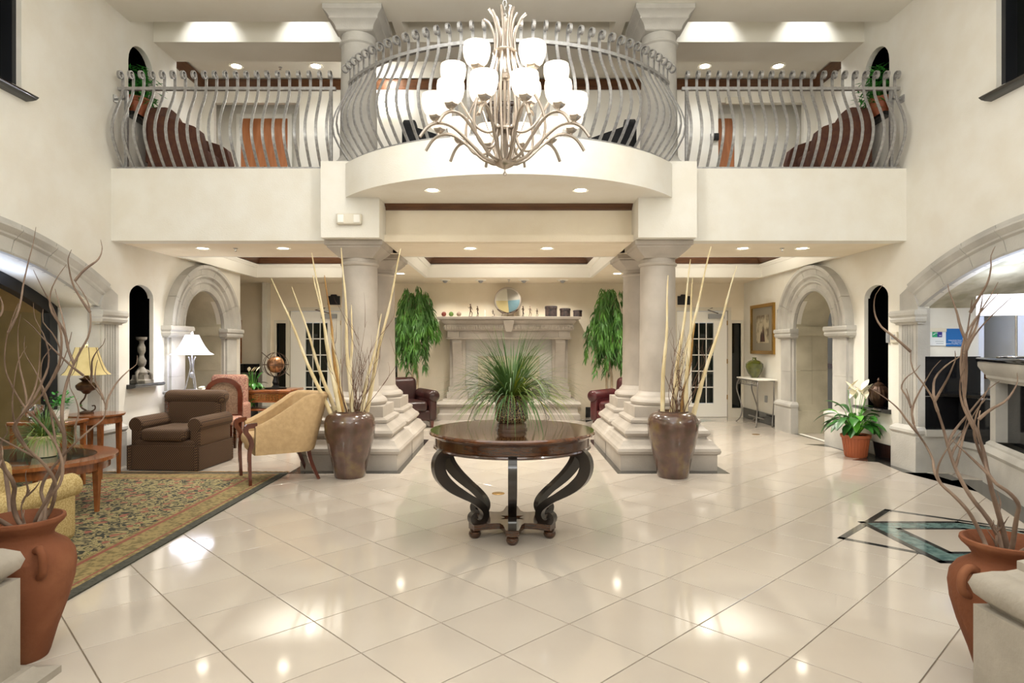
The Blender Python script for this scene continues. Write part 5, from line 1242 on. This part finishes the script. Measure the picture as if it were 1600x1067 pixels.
# ---- leather club chairs
def club(x, y, rz_, m, label):
    t = thing('leather_armchair', label, 'armchair', (x, y, 0), rz_)
    def q(mb, n): return mb.build(n, M[m], t, 60)
    q(MB().rbox(-.27, .27, -.38, .28, .28, .46, .06, 4), 'seat_cushion'); q(MB().rbox(-.4, .4, -.34, .36, .12, .3, .04), 'seat_frame')
    mb = MB().rbox(-.33, .33, .16, .38, .35, .88, .09, 5, T(0, .06, 0, 0, R(-8)))
    q(mb, 'backrest')
    for s in (-1, 1):
        mb = MB().rbox(s*.37 - .07, s*.37 + .07, -.36, .34, .12, .56, .04); mb.lathe([(.0001, -.39), (.07, -.385), (.098, -.36), (.1, .34), (.0001, .37)], (0, 0, 0), 24, T(s*.385, 0, .54, 0, R(-90))); q(mb, 'arm')
        for yy in (-.3, .3): MB().square([(.022, 0), (.032, .12)], (s*.36, yy, 0)).build('foot', M['mahogany'], t)
    return t
club(-1.78, 10.95, R(28), 'leather_dark', 'dark brown leather club chair beside the left tree and fireplace')
club(1.95, 10.85, R(-38), 'leather_red', 'oxblood red leather club chair partly behind the right rear column')

# ---- right wall: console, vase, picture, plates
gc = thing('glass_console', 'silver scroll-legged console table with a pale top against the right wall', 'table', (4.41, 11.3, 0))
MB().rbox(-.17, .17, -.5, .5, .80, .825, .008).build('table_top', M['white'], gc)
mb = MB().box(-.15, -.14, -.46, .46, .78, .80).box(.14, .15, -.46, .46, .78, .80).box(-.15, -.14, -.46, .46, .70, .715)
for k in range(12):
    ring = [(-.145, -.42 + k*.0765 + .03*math.cos(2*PI*i/10), .748 + .028*math.sin(2*PI*i/10)) for i in range(11)]; mb.tube(ring, .004, 4)
mb.build('scroll_frieze', M['wrought'], gc)
for y in (-.44, .44):
    for x in (-.14, .14):
        o = math.copysign(1, y); MB().tube(smooth([(x, y, .8), (x - .02, y + o*.04, .72), (x - .03, y + o*.05, .6), (x, y - o*.02, .42), (x + .02, y - o*.09, .25), (x, y - o*.07, .1), (x - .03, y, .02), (x - .05, y + o*.03, .012)]), .011, 6).build('leg', M['wrought'], gc, 80)
MB().box(-.01, .01, -.35, .35, .12, .135).build('stretcher', M['wrought'], gc, 0)
gv = pot('green_vase', 'squat olive green glazed vase on the pale console table', 'vase', [(.0001, 0), (.06, 0), (.075, .02), (.13, .12), (.155, .2), (.15, .25), (.1, .3), (.04, .32), (.03, .34), (.035, .36), (.045, .365), (.03, .365), (.02, .33), (.0001, .3)], 'green_glaze', (4.40, 11.35, .8255))
pc = thing('framed_picture', 'large gilt framed picture of dark figures on the right wall above the console', 'picture', (4.598, 11.45, 1.25))
def pcb(y0, y1, z0, z1, d0, d1, n, m): return MB().box(-d1, -d0, y0, y1, z0, z1).build(n, M[m], pc, 0)
pcb(-.52, .52, 0, .06, 0, .04, 'frame', 'brass'); pcb(-.52, .52, .84, .90, 0, .04, 'frame', 'brass'); pcb(-.52, -.46, .06, .84, 0, .04, 'frame', 'brass'); pcb(.46, .52, .06, .84, 0, .04, 'frame', 'brass')
M['mat_board'] = mat('mat_board', '8C8474', .5); M['print'] = mat('picture_print', 'BDB196', .5, '6E5E4A', 5, contrast=(.45, .6)); M['printdark'] = mat('picture_figure', '2A2018', .5, '5A2A20', 8)
pcb(-.46, .46, .06, .84, 0, .015, 'mat_board', 'mat_board'); pcb(-.28, .28, .2, .7, .015, .018, 'print', 'print')
MB().plate([(-.12, .22), (.1, .22), (.08, .34), (.03, .42), (0, .36), (-.03, .46), (-.07, .42), (-.1, .34)], -.0185, -.02, (), 'yz').build('painted_figures', M['printdark'], pc, 0)
def plate_on_wall(name, y, z, w_, h, m, label, cat, extra=None):
    o = MB().rbox(-.025, 0, -w_/2, w_/2, -h/2, h/2, .006).build(name, M[m]); o.location = (4.599, y, z); tag(o, label, cat)
    if extra: MB().rbox(-.032, -.024, -w_*.3, w_*.3, -h*.2, h*.25, .003).build(extra, M['greyplastic'], o)
plate_on_wall('control_panel', 10.75, 1.98, .14, .14, 'plastic', 'small ivory control box at the top corner of the framed picture', 'control', 'display')
plate_on_wall('thermostat', 7.54, 1.5, .13, .13, 'plastic', 'square ivory thermostat beside the right stone pilaster', 'thermostat', 'dial')
plate_on_wall('wall_switch', 7.66, 1.5, .06, .13, 'greyplastic', 'small clear wall plate between the thermostat and the black niche', 'switch', 'toggle')
plate_on_wall('wall_outlet', 11.3, .45, .08, .12, 'greyplastic', 'grey wall outlet under the pale console table', 'outlet', 'socket')
o = MB().rbox(0, .012, -.04, .04, -.06, .06, .004).build('wall_outlet', M['plastic']); o.location = (-4.599, 7.66 + .35, .42); tag(o, 'ivory wall outlet below the left black niche', 'outlet')
# notice on the alcove wall
nt = thing('wall_notice', 'white and blue notice with a small green and violet logo above the granite wainscot', 'notice', (4.86, 7.068, 1.49))
def nb(x0, x1, z0, z1, d, n, m): return MB().box(x0, x1, -d, -d + .006, z0, z1).build(n, M[m], nt, 0)
nb(-.19, .008, -.09, .09, .012, 'white_sheet', 'paper'); nb(.01, .195, -.098, .1, .012, 'blue_sheet', 'blue')
nb(-.195, .01, .065, .105, .02, 'holder_lip', 'plastic')
nb(-.145, -.09, .005, .063, .0135, 'logo_field', 'logo_green'); nb(-.09, -.035, .005, .063, .0135, 'logo_field', 'logo_purple')
MB().tube(smooth([(-.135, -.0145, .025), (-.13, -.0145, .042), (-.12, -.0145, .035), (-.115, -.0145, .048), (-.1, -.0145, .05), (-.085, -.0145, .052)]), .0022, 4).build('logo_script', M['inkwhite'], nt)
for x0, z, h in ((-.078, .043, .005), (-.078, .032, .005), (-.07, .02, .006)): nb(x0, -.042, z, z + h, .0142, 'logo_line', 'logo_purple' if h == .005 else 'inkwhite')
def text(body, size, loc, m, parent, name, align='RIGHT'):
    c = bpy.data.curves.new(name, 'FONT'); c.body = body; c.size = size; c.align_x = align; c.extrude = .0004; c.materials.append(M[m])
    tmp = bpy.data.objects.new(name, c); me = bpy.data.meshes.new_from_object(tmp); bpy.data.objects.remove(tmp); o = bpy.data.objects.new(name, me); o.location = loc; o.rotation_euler = (PI/2, 0, 0); put(o, parent); return o
text('Independently Owned', .0165, (.183, -.0125, -.035), 'inkwhite', nt, 'lettering'); text('and Operated by', .0165, (.183, -.0125, -.054), 'inkwhite', nt, 'lettering'); text('Independent Hospitality, LLC', .0165, (.183, -.0125, -.073), 'inkwhite', nt, 'lettering')
for x0, x1, z in ((-.11, -.02, -.045), (-.1, -.02, -.068)): nb(x0, x1, z, z + .005, .0135, 'print_line', 'inkgrey')
# desk lamp and paperwork on the reception desk
dl = thing('desk_lamp', 'lamp with a wide glowing rectangular white shade on the reception counter', 'lamp', (4.95, 6.18, 1.28), ang + PI/2)
MB().rbox(-.09, .09, -.06, .06, 0, .02, .006).build('base', M['silver'], dl); MB().tube([(0, 0, .02), (0, 0, .5)], .01, 8).build('pole', M['silver'], dl)
MB().rbox(-.3, .3, -.11, .11, .42, .62, .01).build('lamp_shade', M['shade_cloth'], dl)
mt = thing('desk_monitor', 'black computer monitor behind the reception counter', 'monitor', (5.5, 6.1, .78), R(100)); MB().rbox(-.22, .22, -.015, .015, .22, .52, .008).build('screen', M['ironblack'], mt); MB().box(-.02, .02, .0, .03, .0, .3).box(-.1, .1, -.08, .08, -.78, .01).build('stand', M['ironblack'], mt, 0)
pn = thing('pen_set', 'pair of thin metal pens in a low holder on the reception counter', 'pen', (4.87, 6.25, 1.28)); MB().rbox(-.05, .05, -.02, .02, 0, .015, .004).build('holder', M['silver'], pn); MB().tube([(0, 0, .015), (.12, 0, .03)], .003, 5).build('pen', M['silver'], pn)
cr_ = thing('ceiling_ring_light', 'round recessed ceiling fixture lit blue-white above the reception desk', 'light', (5.3, 6.2, 2.2)); cr_.location = (6.2, 6.9, 2.715)
MB().lathe([(.5, 0), (.5, -.03), (.42, -.035), (.4, 0)], seg=40).build('ring', M['white'], cr_); MB().lathe([(.0001, -.005), (.4, -.005)], seg=40).build('diffuser', mat('cool_diffuser', 'DCE8FF', .5, emit=3, ecol='CFE0FF'), cr_)
# floor cover plate
for x, y, lab in ((-.1, 6.0, 'small round brass floor plate between the table legs'), (3.9, 10.0, 'small brass floor plate near the pale console')):
    o = MB().lathe([(.0001, 0), (.06, 0), (.06, .004), (.05, .006), (.0001, .006)], seg=24).build('floor_plate', M['brass']); o.location = (x, y, .0); tag(o, lab, 'plate')
